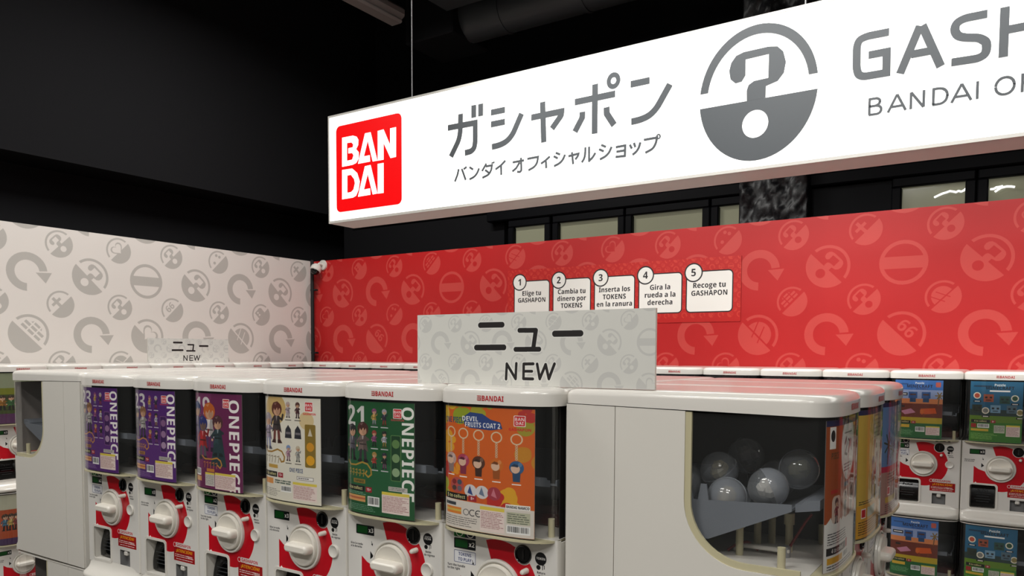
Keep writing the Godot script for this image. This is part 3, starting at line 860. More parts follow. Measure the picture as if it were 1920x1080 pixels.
func plan(a: float, rear: float, n: int) -> Array:
	var o := front_line(a, n)
	o.append_array([Vector2(a, lerpf(-0.018, rear, 0.5)), Vector2(a, rear + 0.012), Vector2(a - 0.004, rear + 0.003), Vector2(a - 0.012, rear), Vector2(-a + 0.012, rear), Vector2(-a + 0.004, rear + 0.003), Vector2(-a, rear + 0.012), Vector2(-a, lerpf(-0.018, rear, 0.5))])
	return o

func pocket(x0: float, x1: float, y0: float, y1: float, z0: float, z1: float) -> ArrayMesh:
	var b := MB.new()
	b.quad(Vector3(x0, y0, z0), Vector3(x0, y1, z0), Vector3(x0, y1, z1), Vector3(x0, y0, z1), Vector3.RIGHT)
	b.quad(Vector3(x1, y0, z0), Vector3(x1, y1, z0), Vector3(x1, y1, z1), Vector3(x1, y0, z1), Vector3.LEFT)
	b.quad(Vector3(x0, y0, z0), Vector3(x1, y0, z0), Vector3(x1, y0, z1), Vector3(x0, y0, z1), Vector3.UP)
	b.quad(Vector3(x0, y1, z0), Vector3(x1, y1, z0), Vector3(x1, y1, z1), Vector3(x0, y1, z1), Vector3.DOWN)
	b.quad(Vector3(x0, y0, z0), Vector3(x1, y0, z0), Vector3(x1, y1, z0), Vector3(x0, y1, z0), Vector3.BACK)
	return b.mesh()

# lettering bent onto the lid's front, or flat when a is 0
func lettering(t: String, x: float, y: float, h: float, z: float, a: float, align := 0.0, stretch := 1.0, b: MB = null) -> MB:
	if b == null: b = MB.new()
	var g: Array = Ink.letters(t, true)
	var k := h / 0.714
	for q in g[0].size() / 3:
		var c := []
		for m in 3:
			var p: Vector2 = g[0][q * 3 + m]
			var xx: float = x + (p.x - g[1] * align) * k * stretch
			c.append(Vector3(xx, y + p.y * k, z + (bow(xx, a) if a > 0.0 else 0.0)))
		b.tri(c[0], c[1], c[2], Vector3.BACK, Vector3.BACK, Vector3.BACK)
	return b

func machine_meshes() -> void:
	var b: MB
	# lid
	var rings := []
	var base := plan(0.1372, -MD, 44)
	for s in [[0.0, 0.0], [0.0, 0.599], [0.0012, 0.6035], [0.004, 0.6075], [0.0085, 0.6105], [0.0155, 0.6122], [0.03, 0.6128]]:
		var r := PackedVector3Array()
		var zc := (0.037 - MD) / 2.0
		for p in base:
			var y: float = s[1] if s[1] > 0.0 else 0.5778 + 0.0065 * (0.037 - p.y) / 0.473
			r.append(Vector3(p.x * (1.0 - s[0] / 0.1372), y, zc + (p.y - zc) * (1.0 - s[0] / 0.2365)))
		rings.append(r)
	b = MB.new().grid(rings, true, Vector3(0, 0.595, -0.2))
	b.fan(rings[-1], Vector3.UP); b.fan(rings[0], Vector3.DOWN)
	G.lid = b.mesh()
	b = lettering("BANDAI", -0.0125, 0.5852, 0.0098, 0.0006, 0.1372, 0.0, 0.98)
	b.quad(Vector3(-0.024, 0.5855, bow(-0.024, 0.1372) + 0.0006), Vector3(-0.0145, 0.5855, bow(-0.0145, 0.1372) + 0.0006), Vector3(-0.0145, 0.595, bow(-0.0145, 0.1372) + 0.0006), Vector3(-0.024, 0.595, bow(-0.024, 0.1372) + 0.0006), Vector3.BACK)
	G.lid_mark = b.mesh()
	b = lettering("BAN", -0.0193, 0.5908, 0.003, 0.0012, 0.1372, 0.5, 1.1)
	lettering("DAI", -0.0193, 0.5868, 0.003, 0.0012, 0.1372, 0.5, 1.1, b)
	G.lid_mark_letters = b.mesh()
	# plate that closes a lower machine
	var pl := PackedVector2Array()
	for p in plan(0.1365, -MD, 44): pl.append(Vector2(p.x, -p.y))
	G.top_plate = MB.new().prism(pl, 0.5765, 0.5795, PLAN_XF).mesh()
	# side panels with the opening for the window
	var arc := PackedVector2Array()
	for i in 13:
		var t := deg_to_rad(lerpf(270, 180, i / 12.0))
		arc.append(Vector2(-0.098 + 0.106 * cos(t), 0.429 + 0.106 * sin(t)))
	var pp := P2([-0.3335, 0.003, -0.008, 0.003, -0.008, 0.3225])
	pp.append_array(arc)
	pp.append_array(P2([-0.204, 0.5795, -0.3335, 0.5815]))
	G.side_front = []
	G.side_rear = []
	G.rim = []
	var rim := P2([-0.012, 0.3235])
	rim.append_array(arc)
	rim.append(Vector2(-0.204, 0.5785))
	rim.append(Vector2(-0.193, 0.5785))
	for i in 13:
		var t := deg_to_rad(lerpf(180, 270, i / 12.0))
		rim.append(Vector2(-0.098 + 0.095 * cos(t), 0.429 + 0.095 * sin(t)))
	rim.append(Vector2(-0.012, 0.3345))
	for s: float in [-1.0, 1.0]:
		G.side_front.append(MB.new().prism(pp, -s * 0.1322, -s * 0.1365, SIDE_XF).mesh())
		G.side_rear.append(MB.new().prism(P2([-0.433, 0.003, -0.335, 0.003, -0.335, 0.5815, -0.433, 0.583]), -s * 0.1322, -s * 0.1365, SIDE_XF).mesh())
		G.rim.append(MB.new().prism(rim, -s * 0.129, -s * 0.1345, SIDE_XF).mesh())
	G.rear = MB.new().box(Vector3(0, 0.29, -MD + 0.003), Vector3(0.264, 0.572, 0.006)).mesh()
	# front panel: cells round the two openings, rounded sides
	b = MB.new()
	var xs := [-0.1325, -0.105, -0.012, 0.036, 0.086, 0.1325]
	var ys := [0.045, 0.05, 0.056, 0.1, 0.153, 0.328]
	for i in 5:
		for j in 5:
			if (i == 1 and j >= 2 and j <= 3) or (i == 3 and j >= 1 and j <= 2): continue
			var q := [Vector2(xs[i], ys[j]), Vector2(xs[i + 1], ys[j]), Vector2(xs[i + 1], ys[j + 1]), Vector2(xs[i], ys[j + 1])]
			var c := []
			var u := []
			for p: Vector2 in q:
				c.append(Vector3(p.x, p.y, 0)); u.append(Vector2((p.x + 0.1325) / 0.265, (0.328 - p.y) / 0.283))
			b.quad(c[0], c[1], c[2], c[3], Vector3.BACK, u)
	G.front = b.mesh()
	b = MB.new()
	for s: float in [-1.0, 1.0]:
		var rows := []
		for y: float in [0.045, 0.328]:
			var r := PackedVector3Array()
			for i in 7:
				var t := i / 6.0 * PI / 2
				r.append(Vector3(s * (0.1325 + 0.004 * sin(t)), y, -0.01 + 0.01 * cos(t)))
			rows.append(r)
		b.grid(rows, false, Vector3(0, 0.19, -0.1))
	b.quad(Vector3(-0.1325, 0.328, 0), Vector3(0.1325, 0.328, 0), Vector3(0.1325, 0.328, -0.2), Vector3(-0.1325, 0.328, -0.2), Vector3.UP)
	G.front_edge = b.mesh()
	# foot: a lip that swells forward
	var rows := []
	for s in [[0.056, 0.0004], [0.045, 0.0025], [0.035, 0.008], [0.0275, 0.016], [0.023, 0.025], [0.0205, 0.033], [0.0175, 0.0378], [0.013, 0.0405], [0.007, 0.0402], [0.0024, 0.037], [0.0, 0.032]]:
		var r := PackedVector3Array()
		for i in 37:
			var x := 0.1365 * sin(lerpf(-PI / 2, PI / 2, i / 36.0))
			r.append(Vector3(x, s[0], -0.008 + (s[1] + 0.008) * pow(maxf(0.0, 1.0 - pow(absf(x / 0.1365), 5.0)), 0.42)))
		rows.append(r)
	b = MB.new().grid(rows, false, Vector3(0, 0.02, -0.1))
	b.box(Vector3(0, 0.0015, -0.208), Vector3(0.264, 0.003, 0.45))
	G.foot = b.mesh()
	# window
	rows = []
	for y: float in [0.3225, 0.5772]:
		var r := PackedVector3Array([Vector3(-0.1305, y, -0.215), Vector3(-0.1305, y, -0.06)])
		for p: Vector2 in front_line(0.1345, 40):
			if absf(p.x) < 0.1306: r.append(Vector3(p.x, y, p.y - 0.002))
		r.append_array(PackedVector3Array([Vector3(0.1305, y, -0.06), Vector3(0.1305, y, -0.215)]))
		rows.append(r)
	G.window = MB.new().grid(rows, false, Vector3(0, 0.45, -0.2)).mesh()
	pl = PackedVector2Array()
	for p in plan(0.1305, -0.3, 44): pl.append(Vector2(p.x, -p.y))
	G.window_base = MB.new().prism(pl, 0.3232, 0.3272, PLAN_XF).mesh()
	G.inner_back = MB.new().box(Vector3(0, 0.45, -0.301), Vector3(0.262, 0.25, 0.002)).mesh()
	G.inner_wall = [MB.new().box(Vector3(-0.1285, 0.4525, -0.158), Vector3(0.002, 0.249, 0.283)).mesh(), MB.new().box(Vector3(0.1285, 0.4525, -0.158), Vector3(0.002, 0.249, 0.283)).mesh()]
	for q in [["poster", -0.112, 0.067], ["poster_wide", -0.119, 0.085], ["poster_full", -0.119, 0.098], ["poster_round", -0.124, 0.124]]:
		for back in 2:
			rows = []
			for y: float in [0.572, 0.3305]:
				var r := PackedVector3Array()
				for i in 37:
					var x := lerpf(q[1], q[2], i / 36.0)
					r.append(Vector3(x, y, bow(x, 0.1345) - 0.005 - back * 0.0012))
				rows.append(r)
			G[q[0] + ("_back" if back else "")] = MB.new().grid(rows, false, Vector3(0, 0.45, -0.3 if back == 0 else 0.5)).mesh()
	# hopper inside
	b = MB.new()
	for s: float in [-1.0, 1.0]:
		b.prism(P2([-0.2, 0.362, -0.168, 0.362, -0.032, 0.424, -0.032, 0.435, -0.169, 0.428, -0.173, 0.455, -0.183, 0.455, -0.188, 0.427, -0.196, 0.427, -0.203, 0.456, -0.285, 0.456, -0.285, 0.362]), -s * 0.11, -s * 0.1135, SIDE_XF)
	b.prism(P2([-0.285, 0.362, -0.168, 0.362, -0.032, 0.424, -0.032, 0.428, -0.168, 0.366, -0.285, 0.366]), -0.11, 0.11, SIDE_XF)
	b.prism(P2([-0.03, 0.421, 0.008, 0.428, 0.008, 0.444, -0.016, 0.441, -0.02, 0.435, -0.03, 0.434]), -0.1, 0.1, SIDE_XF)
	b.box(Vector3(0, 0.41, -0.287), Vector3(0.224, 0.096, 0.004))
	G.hopper = b.mesh()
	G.post = MB.new().lathe([Vector2(0.0065, 0), Vector2(0.0065, 0.036), Vector2(0.0045, 0.036), Vector2(0, 0.036)], 14, Transform3D(Basis(Vector3.RIGHT, -PI / 2), Vector3.ZERO)).mesh()
	G.post_tall = MB.new().lathe([Vector2(0.0065, 0), Vector2(0.0065, 0.05), Vector2(0.009, 0.05), Vector2(0.009, 0.07), Vector2(0, 0.07)], 14, Transform3D(Basis(Vector3.RIGHT, -PI / 2), Vector3.ZERO)).mesh()
	b = MB.new().box(Vector3(0.02, 0.341, -0.17), Vector3(0.2, 0.026, 0.15), 0.004)
	b.lathe([Vector2(0.06, 0), Vector2(0.06, 0.014), Vector2(0.05, 0.018), Vector2(0, 0.018)], 24, Transform3D(Basis(Vector3.RIGHT, -PI / 2), Vector3(0.03, 0.354, -0.16)))
	G.mechanism = b.mesh()
	# dial, slot, peg, cup
	G.dial_ring = MB.new().lathe([Vector2(0.0535, 0), Vector2(0.0535, 0.0045), Vector2(0.0525, 0.0062), Vector2(0.0505, 0.0068), Vector2(0.0485, 0.006), Vector2(0.0475, 0.002), Vector2(0.044, 0.0012)], 48).mesh()
	G.dial_disc = MB.new().lathe([Vector2(0.0445, 0.0), Vector2(0.0445, 0.0085), Vector2(0.0435, 0.0105), Vector2(0.041, 0.0115), Vector2(0.0385, 0.0105), Vector2(0.037, 0.0095), Vector2(0, 0.0095)], 48).mesh()
	b = MB.new()
	rows = []
	for s in [[0.0, 0.0], [0.012, 0.0005], [0.018, 0.0015], [0.022, 0.004], [0.024, 0.008]]:
		var r := PackedVector3Array()
		for p in round_box(-0.0405 + s[1], -0.0115 + s[1] * 0.75, 0.0405 - s[1], 0.0115 - s[1] * 0.75, maxf(0.002, 0.011 - s[1] * 0.75)): r.append(Vector3(p.x, p.y, 0.009 + s[0]))
		rows.append(r)
	b.grid(rows, true, Vector3(0, 0, 0.02)); b.fan(rows[-1], Vector3.BACK)
	G.handle = b.mesh()
	G.slot = MB.new().lathe([Vector2(0.0182, 0), Vector2(0.0182, 0.0026), Vector2(0.0168, 0.0036), Vector2(0.0152, 0.0026), Vector2(0.0146, 0.0006), Vector2(0, 0.0006)], 32).mesh()
	G.slot_gap = MB.new().box(Vector3(0, 0, 0.001), Vector3(0.004, 0.02, 0.0016)).mesh()
	G.peg = MB.new().lathe([Vector2(0.0058, 0), Vector2(0.0052, 0.014), Vector2(0.0042, 0.0172), Vector2(0.002, 0.0185), Vector2(0, 0.0187)], 18).mesh()
	G.cup = MB.new().lathe([Vector2(0.0152, 0), Vector2(0.0152, 0.0038), Vector2(0.014, 0.0052), Vector2(0.0124, 0.0046), Vector2(0.0095, 0.0024), Vector2(0.005, 0.0012), Vector2(0, 0.001)], 28).mesh()
	# flap, its frame and recess, coin return
	b = MB.new()
	for q in pierced(round_box(-0.1105, 0.0495, -0.0065, 0.1585, 0.013), round_box(-0.1035, 0.0565, -0.0135, 0.1515, 0.008)): b.prism(q, 0.0, 0.0018)
	G.door_frame = b.mesh()
	G.door_recess = pocket(-0.105, -0.012, 0.056, 0.153, -0.045, 0.0005)
	b = MB.new()
	rows = []
	for i in 9:
		var t := i / 8.0
		var r := PackedVector3Array()
		for x: float in [-0.0995, -0.0175]: r.append(Vector3(x, lerpf(0.151, 0.06, t), -0.016 - 0.02 * (1.0 - sin(t * PI * 0.6))))
		rows.append(r)
	b.grid(rows, false, Vector3(-0.058, 0.1, -0.2))
	G.flap = b.mesh()
	b = lettering("PUSH", -0.0585, 0.122, 0.0085, -0.0232, 0.0, 0.5, 1.3)
	for i in 4: b.box(Vector3(-0.0585, 0.112 - i * 0.01, -0.0192 + i * 0.0011), Vector3(0.056 - (i % 2) * 0.012, 0.0022, 0.0008))
	G.flap_print = b.mesh()
	G.coin_recess = pocket(0.036, 0.086, 0.05, 0.1, -0.022, 0.0005)
	G.coin_lip = MB.new().box(Vector3(0.061, 0.091, -0.006), Vector3(0.016, 0.014, 0.012), 0.003).mesh()
	G.tray_note = MB.new().box(Vector3(-0.062, 0.0215, 0.0222), Vector3(0.06, 0.0006, 0.008)).mesh()

# sides: which flanks stand open to the room (-1, 1 or 0); lid: an upper machine
func machine(label: String, at: Vector3, turn: float, sheet_: String, spanish: bool, lid: bool, open := 0, group := "") -> Node3D:
	var t := thing("capsule_machine", label, "vending machine", at, turn, group)
	part(t, "rear_panel", G.rear, M.case_white)
	for s in 2:
		part(t, "side_panel", G.side_front[s], M.case_white)
		part(t, "side_panel", G.side_rear[s], M.case_white)
		if open == (-1 if s == 0 else 1): part(t, "window_rim", G.rim[s], M.cream)
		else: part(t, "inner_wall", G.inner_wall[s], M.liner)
	var f := part(t, "front_panel", G.front, M.panel_spanish if spanish else M.panel_english)
	part(f, "panel_edge", G.front_edge, M.case_white)
	part(t, "foot_lip", G.foot, M.case_white)
	part(t, "window_base", G.window_base, M.cream)
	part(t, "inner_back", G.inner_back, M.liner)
	part(t, "hopper", G.hopper, M.hopper)
	for p in ([Vector3(-0.107, 0.327, -0.048), Vector3(0.108, 0.327, -0.022)] if open == 0 else [Vector3(-0.107, 0.327, -0.048), Vector3(0.105, 0.327, -0.03)]):
		part(t, "post", G.post, M.cream).position = p
	if open == 0: part(t, "mechanism", G.mechanism, M.mechanism)
	else:
		for p in [Vector3(-0.057, 0.327, -0.132), Vector3(0.012, 0.327, -0.121), Vector3(0.062, 0.327, -0.109), Vector3(0.012, 0.327, -0.066)]:
			part(t, "post", G.post_tall, M.cream).position = p
	var size := {"purple": "poster_wide", "plum": "poster_wide", "white": "poster_wide", "green": "poster_wide", "orange": "poster_full", "leaf": "poster_round"}.get(sheet_, "poster") as String
	var ps := part(t, "poster", G[size], P[sheet_])
	part(ps, "paper_back", G[size + "_back"], M.paper_back)
	part(t, "window", G.window, M.pane)
	if lid:
		var l := part(t, "lid", G.lid, M.lid_white)
		var k := part(l, "maker_mark", G.lid_mark, M.mark_red)
		k.set_meta("label", "red lettering BANDAI on the lid's front")
		part(l, "mark_letters", G.lid_mark_letters, M.case_white)
	else:
		part(t, "top_plate", G.top_plate, M.case_white)
	var d := part(t, "dial", G.dial_disc, M.dial)
	d.position = Vector3(0, 0.2205, 0.0008)
	part(d, "dial_ring", G.dial_ring, M.case_white)
	part(d, "handle", G.handle, M.dial)
	var s := part(t, "coin_slot", G.slot, M.black_gloss)
	s.position = Vector3(0.059, 0.292, 0)
	part(s, "slot_gap", G.slot_gap, M.liner)
	part(t, "return_peg", G.peg, M.dial).position = Vector3(0.0665, 0.2615, 0)
	part(t, "return_cup", G.cup, M.case_white).position = Vector3(0.097, 0.2237, 0)
	part(t, "flap_recess", G.door_recess, M.case_white)
	part(t, "flap_frame", G.door_frame, M.case_white)
	var q := part(t, "flap", G.flap, M.black_gloss)
	part(q, "flap_lettering", G.flap_print, M.flap_grey)
	part(t, "coin_return", G.coin_recess, M.recess_grey)
	part(t, "coin_lip", G.coin_lip, M.case_white)
	return t


# ------------------------------------------------------------------ the hanging sign; origin at its lower left front corner
func sign_box() -> void:
	var zs := -2.5
	var at := Vector3(-2.658, CH + 0.582, zs)
	var w := 4.9
	var h := 0.4765
	var t := thing("light_box_sign", "long white lit sign with red square logo and grey lettering hung above the machines", "sign", at)
	part(t, "housing", MB.new().box(Vector3(w / 2, h / 2, -0.079), Vector3(w, h, 0.15), 0.003).mesh(), M.sign_shell)
	var fr := MB.new()
	fr.box(Vector3(w / 2, 0.005, -0.003), Vector3(w, 0.01, 0.012)); fr.box(Vector3(w / 2, h - 0.004, -0.003), Vector3(w, 0.008, 0.012))
	fr.box(Vector3(0.003, h / 2, -0.003), Vector3(0.006, h - 0.018, 0.012)); fr.box(Vector3(w - 0.003, h / 2, -0.003), Vector3(w, h - 0.018, 0.012) * Vector3(0.00125, 1, 1))
	part(t, "edge_frame", fr.mesh(), M.sign_shell)
	part(t, "lit_face", MB.new().box(Vector3(w / 2, h / 2 + 0.001, -0.003), Vector3(w - 0.012, h - 0.018, 0.006)).mesh(), M.sign_face)
	var v0 := -0.582
	var xf := Transform3D(Basis.IDENTITY, Vector3(0, v0, 0))
	# red square logo
	var lx := 0.0497
	var ly := 0.62735
	var ls := Vector2(0.3858, 0.3778)
	var logo := part(t, "logo_plate", MB.new().prism(round_box(lx, ly, lx + ls.x, ly + ls.y, 0.024), 0.0002, 0.0016, xf).mesh(), M.sign_red)
	var shapes := [
		[[0.099, 0.859, 0.272, 0.857, 0.329, 0.837, 0.357, 0.797, 0.353, 0.739, 0.32, 0.696, 0.36, 0.655, 0.36, 0.584, 0.319, 0.537, 0.261, 0.524, 0.095, 0.522], [0.176, 0.786, 0.247, 0.783, 0.275, 0.756, 0.268, 0.725, 0.197, 0.723, 0.196, 0.664, 0.257, 0.66, 0.279, 0.631, 0.257, 0.584, 0.174, 0.583]],
		[[0.348, 0.524, 0.459, 0.854, 0.546, 0.854, 0.646, 0.52, 0.575, 0.52, 0.501, 0.764, 0.44, 0.597, 0.531, 0.598, 0.536, 0.525]],
		[[0.653, 0.851, 0.741, 0.855, 0.837, 0.668, 0.838, 0.851, 0.924, 0.851, 0.922, 0.525, 0.842, 0.522, 0.74, 0.703, 0.739, 0.519, 0.651, 0.519]],
		[[0.095, 0.486, 0.256, 0.483, 0.334, 0.422, 0.374, 0.322, 0.356, 0.23, 0.315, 0.163, 0.263, 0.147, 0.091, 0.145], [0.177, 0.412, 0.235, 0.413, 0.287, 0.356, 0.297, 0.308, 0.275, 0.239, 0.234, 0.214, 0.175, 0.212]],
		[[0.344, 0.148, 0.455, 0.483, 0.543, 0.486, 0.643, 0.153, 0.572, 0.149, 0.498, 0.39, 0.437, 0.22, 0.533, 0.224, 0.538, 0.15]],
		[[0.65, 0.483, 0.739, 0.483, 0.737, 0.149, 0.648, 0.15]]]
	for sh in shapes:
		var o := PackedVector2Array()
		for p in P2(sh[0]): o.append(Vector2(lx, ly) + p * ls)
		var b := MB.new()
		if sh.size() > 1:
			var hl := PackedVector2Array()
			for p in P2(sh[1]): hl.append(Vector2(lx, ly) + p * ls)
			for q in pierced(o, hl): b.prism(q, 0.0016, 0.0024, xf)
		else: b.prism(o, 0.0016, 0.0024, xf)
		part(logo, "letter", b.mesh(), M.sign_face)
	# grey lettering, stroke by stroke: large line, small line, Latin line
	var big := [[[0.6822, 0.903, 0.8183, 0.9018, 0.8184, 0.8306, 0.8136, 0.8056, 0.7989, 0.7947, 0.7677, 0.7925], [0.7461, 0.9478, 0.7454, 0.8829, 0.7378, 0.8475, 0.6975, 0.7876], [0.811, 0.971, 0.811, 0.923], [0.8445, 0.9704, 0.8445, 0.9235]],
		[[0.8932, 0.9287, 0.9586, 0.9287], [0.8934, 0.8836, 0.9587, 0.8838], [0.8984, 0.7975, 0.9328, 0.7989, 0.9668, 0.8078, 0.9942, 0.83, 1.0345, 0.9018]],
		[[1.0776, 0.88, 1.2081, 0.8811, 1.2068, 0.8675, 1.1677, 0.8258], [1.1268, 0.929, 1.133, 0.7813]],
		[[1.263, 0.9045, 1.423, 0.9059], [1.3442, 0.9534, 1.3438, 0.7808], [1.2939, 0.8653, 1.2934, 0.8449, 1.2641, 0.8], [1.3903, 0.8655, 1.3914, 0.8432, 1.4205, 0.7993]],
		[[1.4815, 0.9271, 1.5517, 0.9277], [1.4854, 0.8001, 1.5203, 0.8014, 1.5545, 0.8106, 1.5796, 0.8317, 1.6254, 0.9015]]]
	for i in big.size():
		var b := MB.new()
		for st in big[i].size():
			for q in ribbon(P2(big[i][st]), 0.0228): b.prism(q, 0.0002, 0.0012 + st * 0.0001, xf)
		if i == 3:
			for q in pierced(circle2(Vector2(1.4162, 0.9521), 0.0262, 0.0285, 32), circle2(Vector2(1.4162, 0.9521), 0.0105, 0.0115, 24)): b.prism(q, 0.0002, 0.0014, xf)
		part(t, "letter", b.mesh(), M.sign_grey)
	var small := [[[0.7368, 0.7334, 0.731, 0.7123, 0.7177, 0.6863], [0.7523, 0.7326, 0.7718, 0.6868], [0.763, 0.7347, 0.7674, 0.7284], [0.7703, 0.7383, 0.7755, 0.732]],
		[[0.7904, 0.7342, 0.8082, 0.7229], [0.7905, 0.6869, 0.8134, 0.6932, 0.8275, 0.7051, 0.8374, 0.7241]],
		[[0.8724, 0.7376, 0.8515, 0.7111], [0.8697, 0.7268, 0.8988, 0.7275, 0.8961, 0.71, 0.8837, 0.6937, 0.853, 0.6851], [0.8669, 0.7137, 0.8864, 0.699], [0.8988, 0.7384, 0.9015, 0.7336], [0.9056, 0.74, 0.909, 0.7346]],
		[[0.9615, 0.7371, 0.9413, 0.722, 0.9154, 0.7098], [0.9418, 0.7198, 0.9428, 0.6854]],
		[[0.9951, 0.7261, 1.0465, 0.7269], [1.0328, 0.7385, 1.0344, 0.6905, 1.0284, 0.6858, 1.0152, 0.6886], [1.0268, 0.7219, 1.0111, 0.7022, 0.9939, 0.6923]],
		[[1.0608, 0.7305, 1.1084, 0.7316, 1.1047, 0.7096, 1.092, 0.6962, 1.0662, 0.6876]],
		[[1.1597, 0.7262, 1.1402, 0.7135, 1.1213, 0.7049], [1.1433, 0.711, 1.1442, 0.6853]],
		[[1.1847, 0.7361, 1.2033, 0.7273], [1.1761, 0.7246, 1.1935, 0.7149], [1.1776, 0.6885, 1.1999, 0.6951, 1.2145, 0.7058, 1.2241, 0.7244]],
		[[1.2376, 0.7163, 1.2797, 0.72, 1.2774, 0.712, 1.2667, 0.701], [1.2527, 0.7289, 1.258, 0.6855]],
		[[1.308, 0.7388, 1.306, 0.7082, 1.3014, 0.6964, 1.2931, 0.6872], [1.3226, 0.7387, 1.3231, 0.6884, 1.3366, 0.6979, 1.3481, 0.7137]],
		[[1.3709, 0.738, 1.3894, 0.7283], [1.3623, 0.724, 1.3809, 0.7143], [1.3658, 0.6879, 1.3875, 0.6951, 1.4011, 0.7054, 1.4117, 0.7257]],
		[[1.428, 0.7218, 1.4638, 0.7228, 1.4631, 0.687, 1.4273, 0.6884], [1.4305, 0.7058, 1.4618, 0.7061]],
		[[1.4814, 0.7232, 1.4893, 0.7082], [1.4967, 0.727, 1.5024, 0.7113], [1.4918, 0.6871, 1.5059, 0.695, 1.5155, 0.7075, 1.5207, 0.7255]],
		[[1.5336, 0.7315, 1.5816, 0.7323, 1.5776, 0.7124, 1.5662, 0.6965, 1.5396, 0.6874]]]
	for i in small.size():
		var b := MB.new()
		for st in small[i].size():
			for q in ribbon(P2(small[i][st]), 0.0082): b.prism(q, 0.0002, 0.0012 + st * 0.0001, xf)
		if i == 13:
			for q in pierced(circle2(Vector2(1.5868, 0.7348), 0.0086, 0.0092, 24), circle2(Vector2(1.5868, 0.7348), 0.0042, 0.0046, 20)): b.prism(q, 0.0002, 0.0014, xf)
		part(t, "letter", b.mesh(), M.sign_grey)
	# capsule emblem
	var ec := Vector2(1.9145, 0.8218)
	var es := Vector2(0.1846, 0.2099)
	var place := func(l: Array) -> PackedVector2Array:
		var o := PackedVector2Array()
		for p in l: o.append(ec + p * es)
		return o
	var em := part(t, "emblem", MB.new().prism(place.call(emblem_ring()), 0.0002, 0.0014, xf).mesh(), M.sign_grey)
	var lower := MB.new()
	for q in pierced(place.call(emblem_half()), place.call(Array(circle2(Vector2(-0.013, -0.456), 0.222, 0.205, 36)))): lower.prism(q, 0.0002, 0.0014, xf)
	part(em, "lower_half", lower.mesh(), M.sign_grey)
	part(em, "question_mark", MB.new().prism(place.call(emblem_query()), 0.0002, 0.0016, xf).mesh(), M.sign_grey)
	# Latin name
	var a_strokes := [[0.0, 0.0, 0.0475, 0.1228], [0.053, 0.1228, 0.1024, 0.0], [0.0276, 0.048, 0.076, 0.048]]
	var latin := [[[2.2904, 0.926, 2.2315, 0.9265, 2.2107, 0.9205, 2.2051, 0.9026, 2.2062, 0.8386, 2.2118, 0.8199, 2.2256, 0.8125, 2.2862, 0.812, 2.2855, 0.8712, 2.2374, 0.8712]], 2.322,
		[[2.5316, 0.9207, 2.4783, 0.921, 2.4587, 0.9136, 2.4539, 0.8953, 2.4625, 0.877, 2.4799, 0.8687, 2.5141, 0.8613, 2.5313, 0.8473, 2.5331, 0.8308, 2.5298, 0.8138, 2.5133, 0.8064, 2.4498, 0.8082]],
		[[2.5715, 0.929, 2.5715, 0.7978], [2.571, 0.868, 2.652, 0.868], [2.652, 0.929, 2.652, 0.7978]], 2.684,
		[[2.822, 0.7978, 2.822, 0.9207, 2.88, 0.9207, 2.905, 0.91, 2.908, 0.88, 2.9, 0.858, 2.875, 0.848, 2.822, 0.848]],
		[[2.95, 0.865, 2.951, 0.9, 2.96, 0.915, 2.98, 0.921, 3.015, 0.921, 3.035, 0.913, 3.044, 0.898, 3.044, 0.828, 3.035, 0.812, 3.015, 0.806, 2.98, 0.806, 2.96, 0.812, 2.951, 0.828, 2.95, 0.866]],
		[[3.085, 0.7978, 3.085, 0.925, 3.165, 0.802, 3.165, 0.929]]]
	for q in latin:
		var b := MB.new()
		if q is float:
			for si in a_strokes.size():
				var l := P2(a_strokes[si])
				for i in l.size(): l[i] += Vector2(q, 0.8025)
				for r in ribbon(l, 0.0218): b.prism(r, 0.0002, 0.0012 + si * 0.0001, xf)
		else:
			for si in q.size():
				for r in ribbon(P2(q[si]), 0.0218): b.prism(r, 0.0002, 0.0012 + si * 0.0001, xf)
		part(t, "letter", b.mesh(), M.sign_grey)
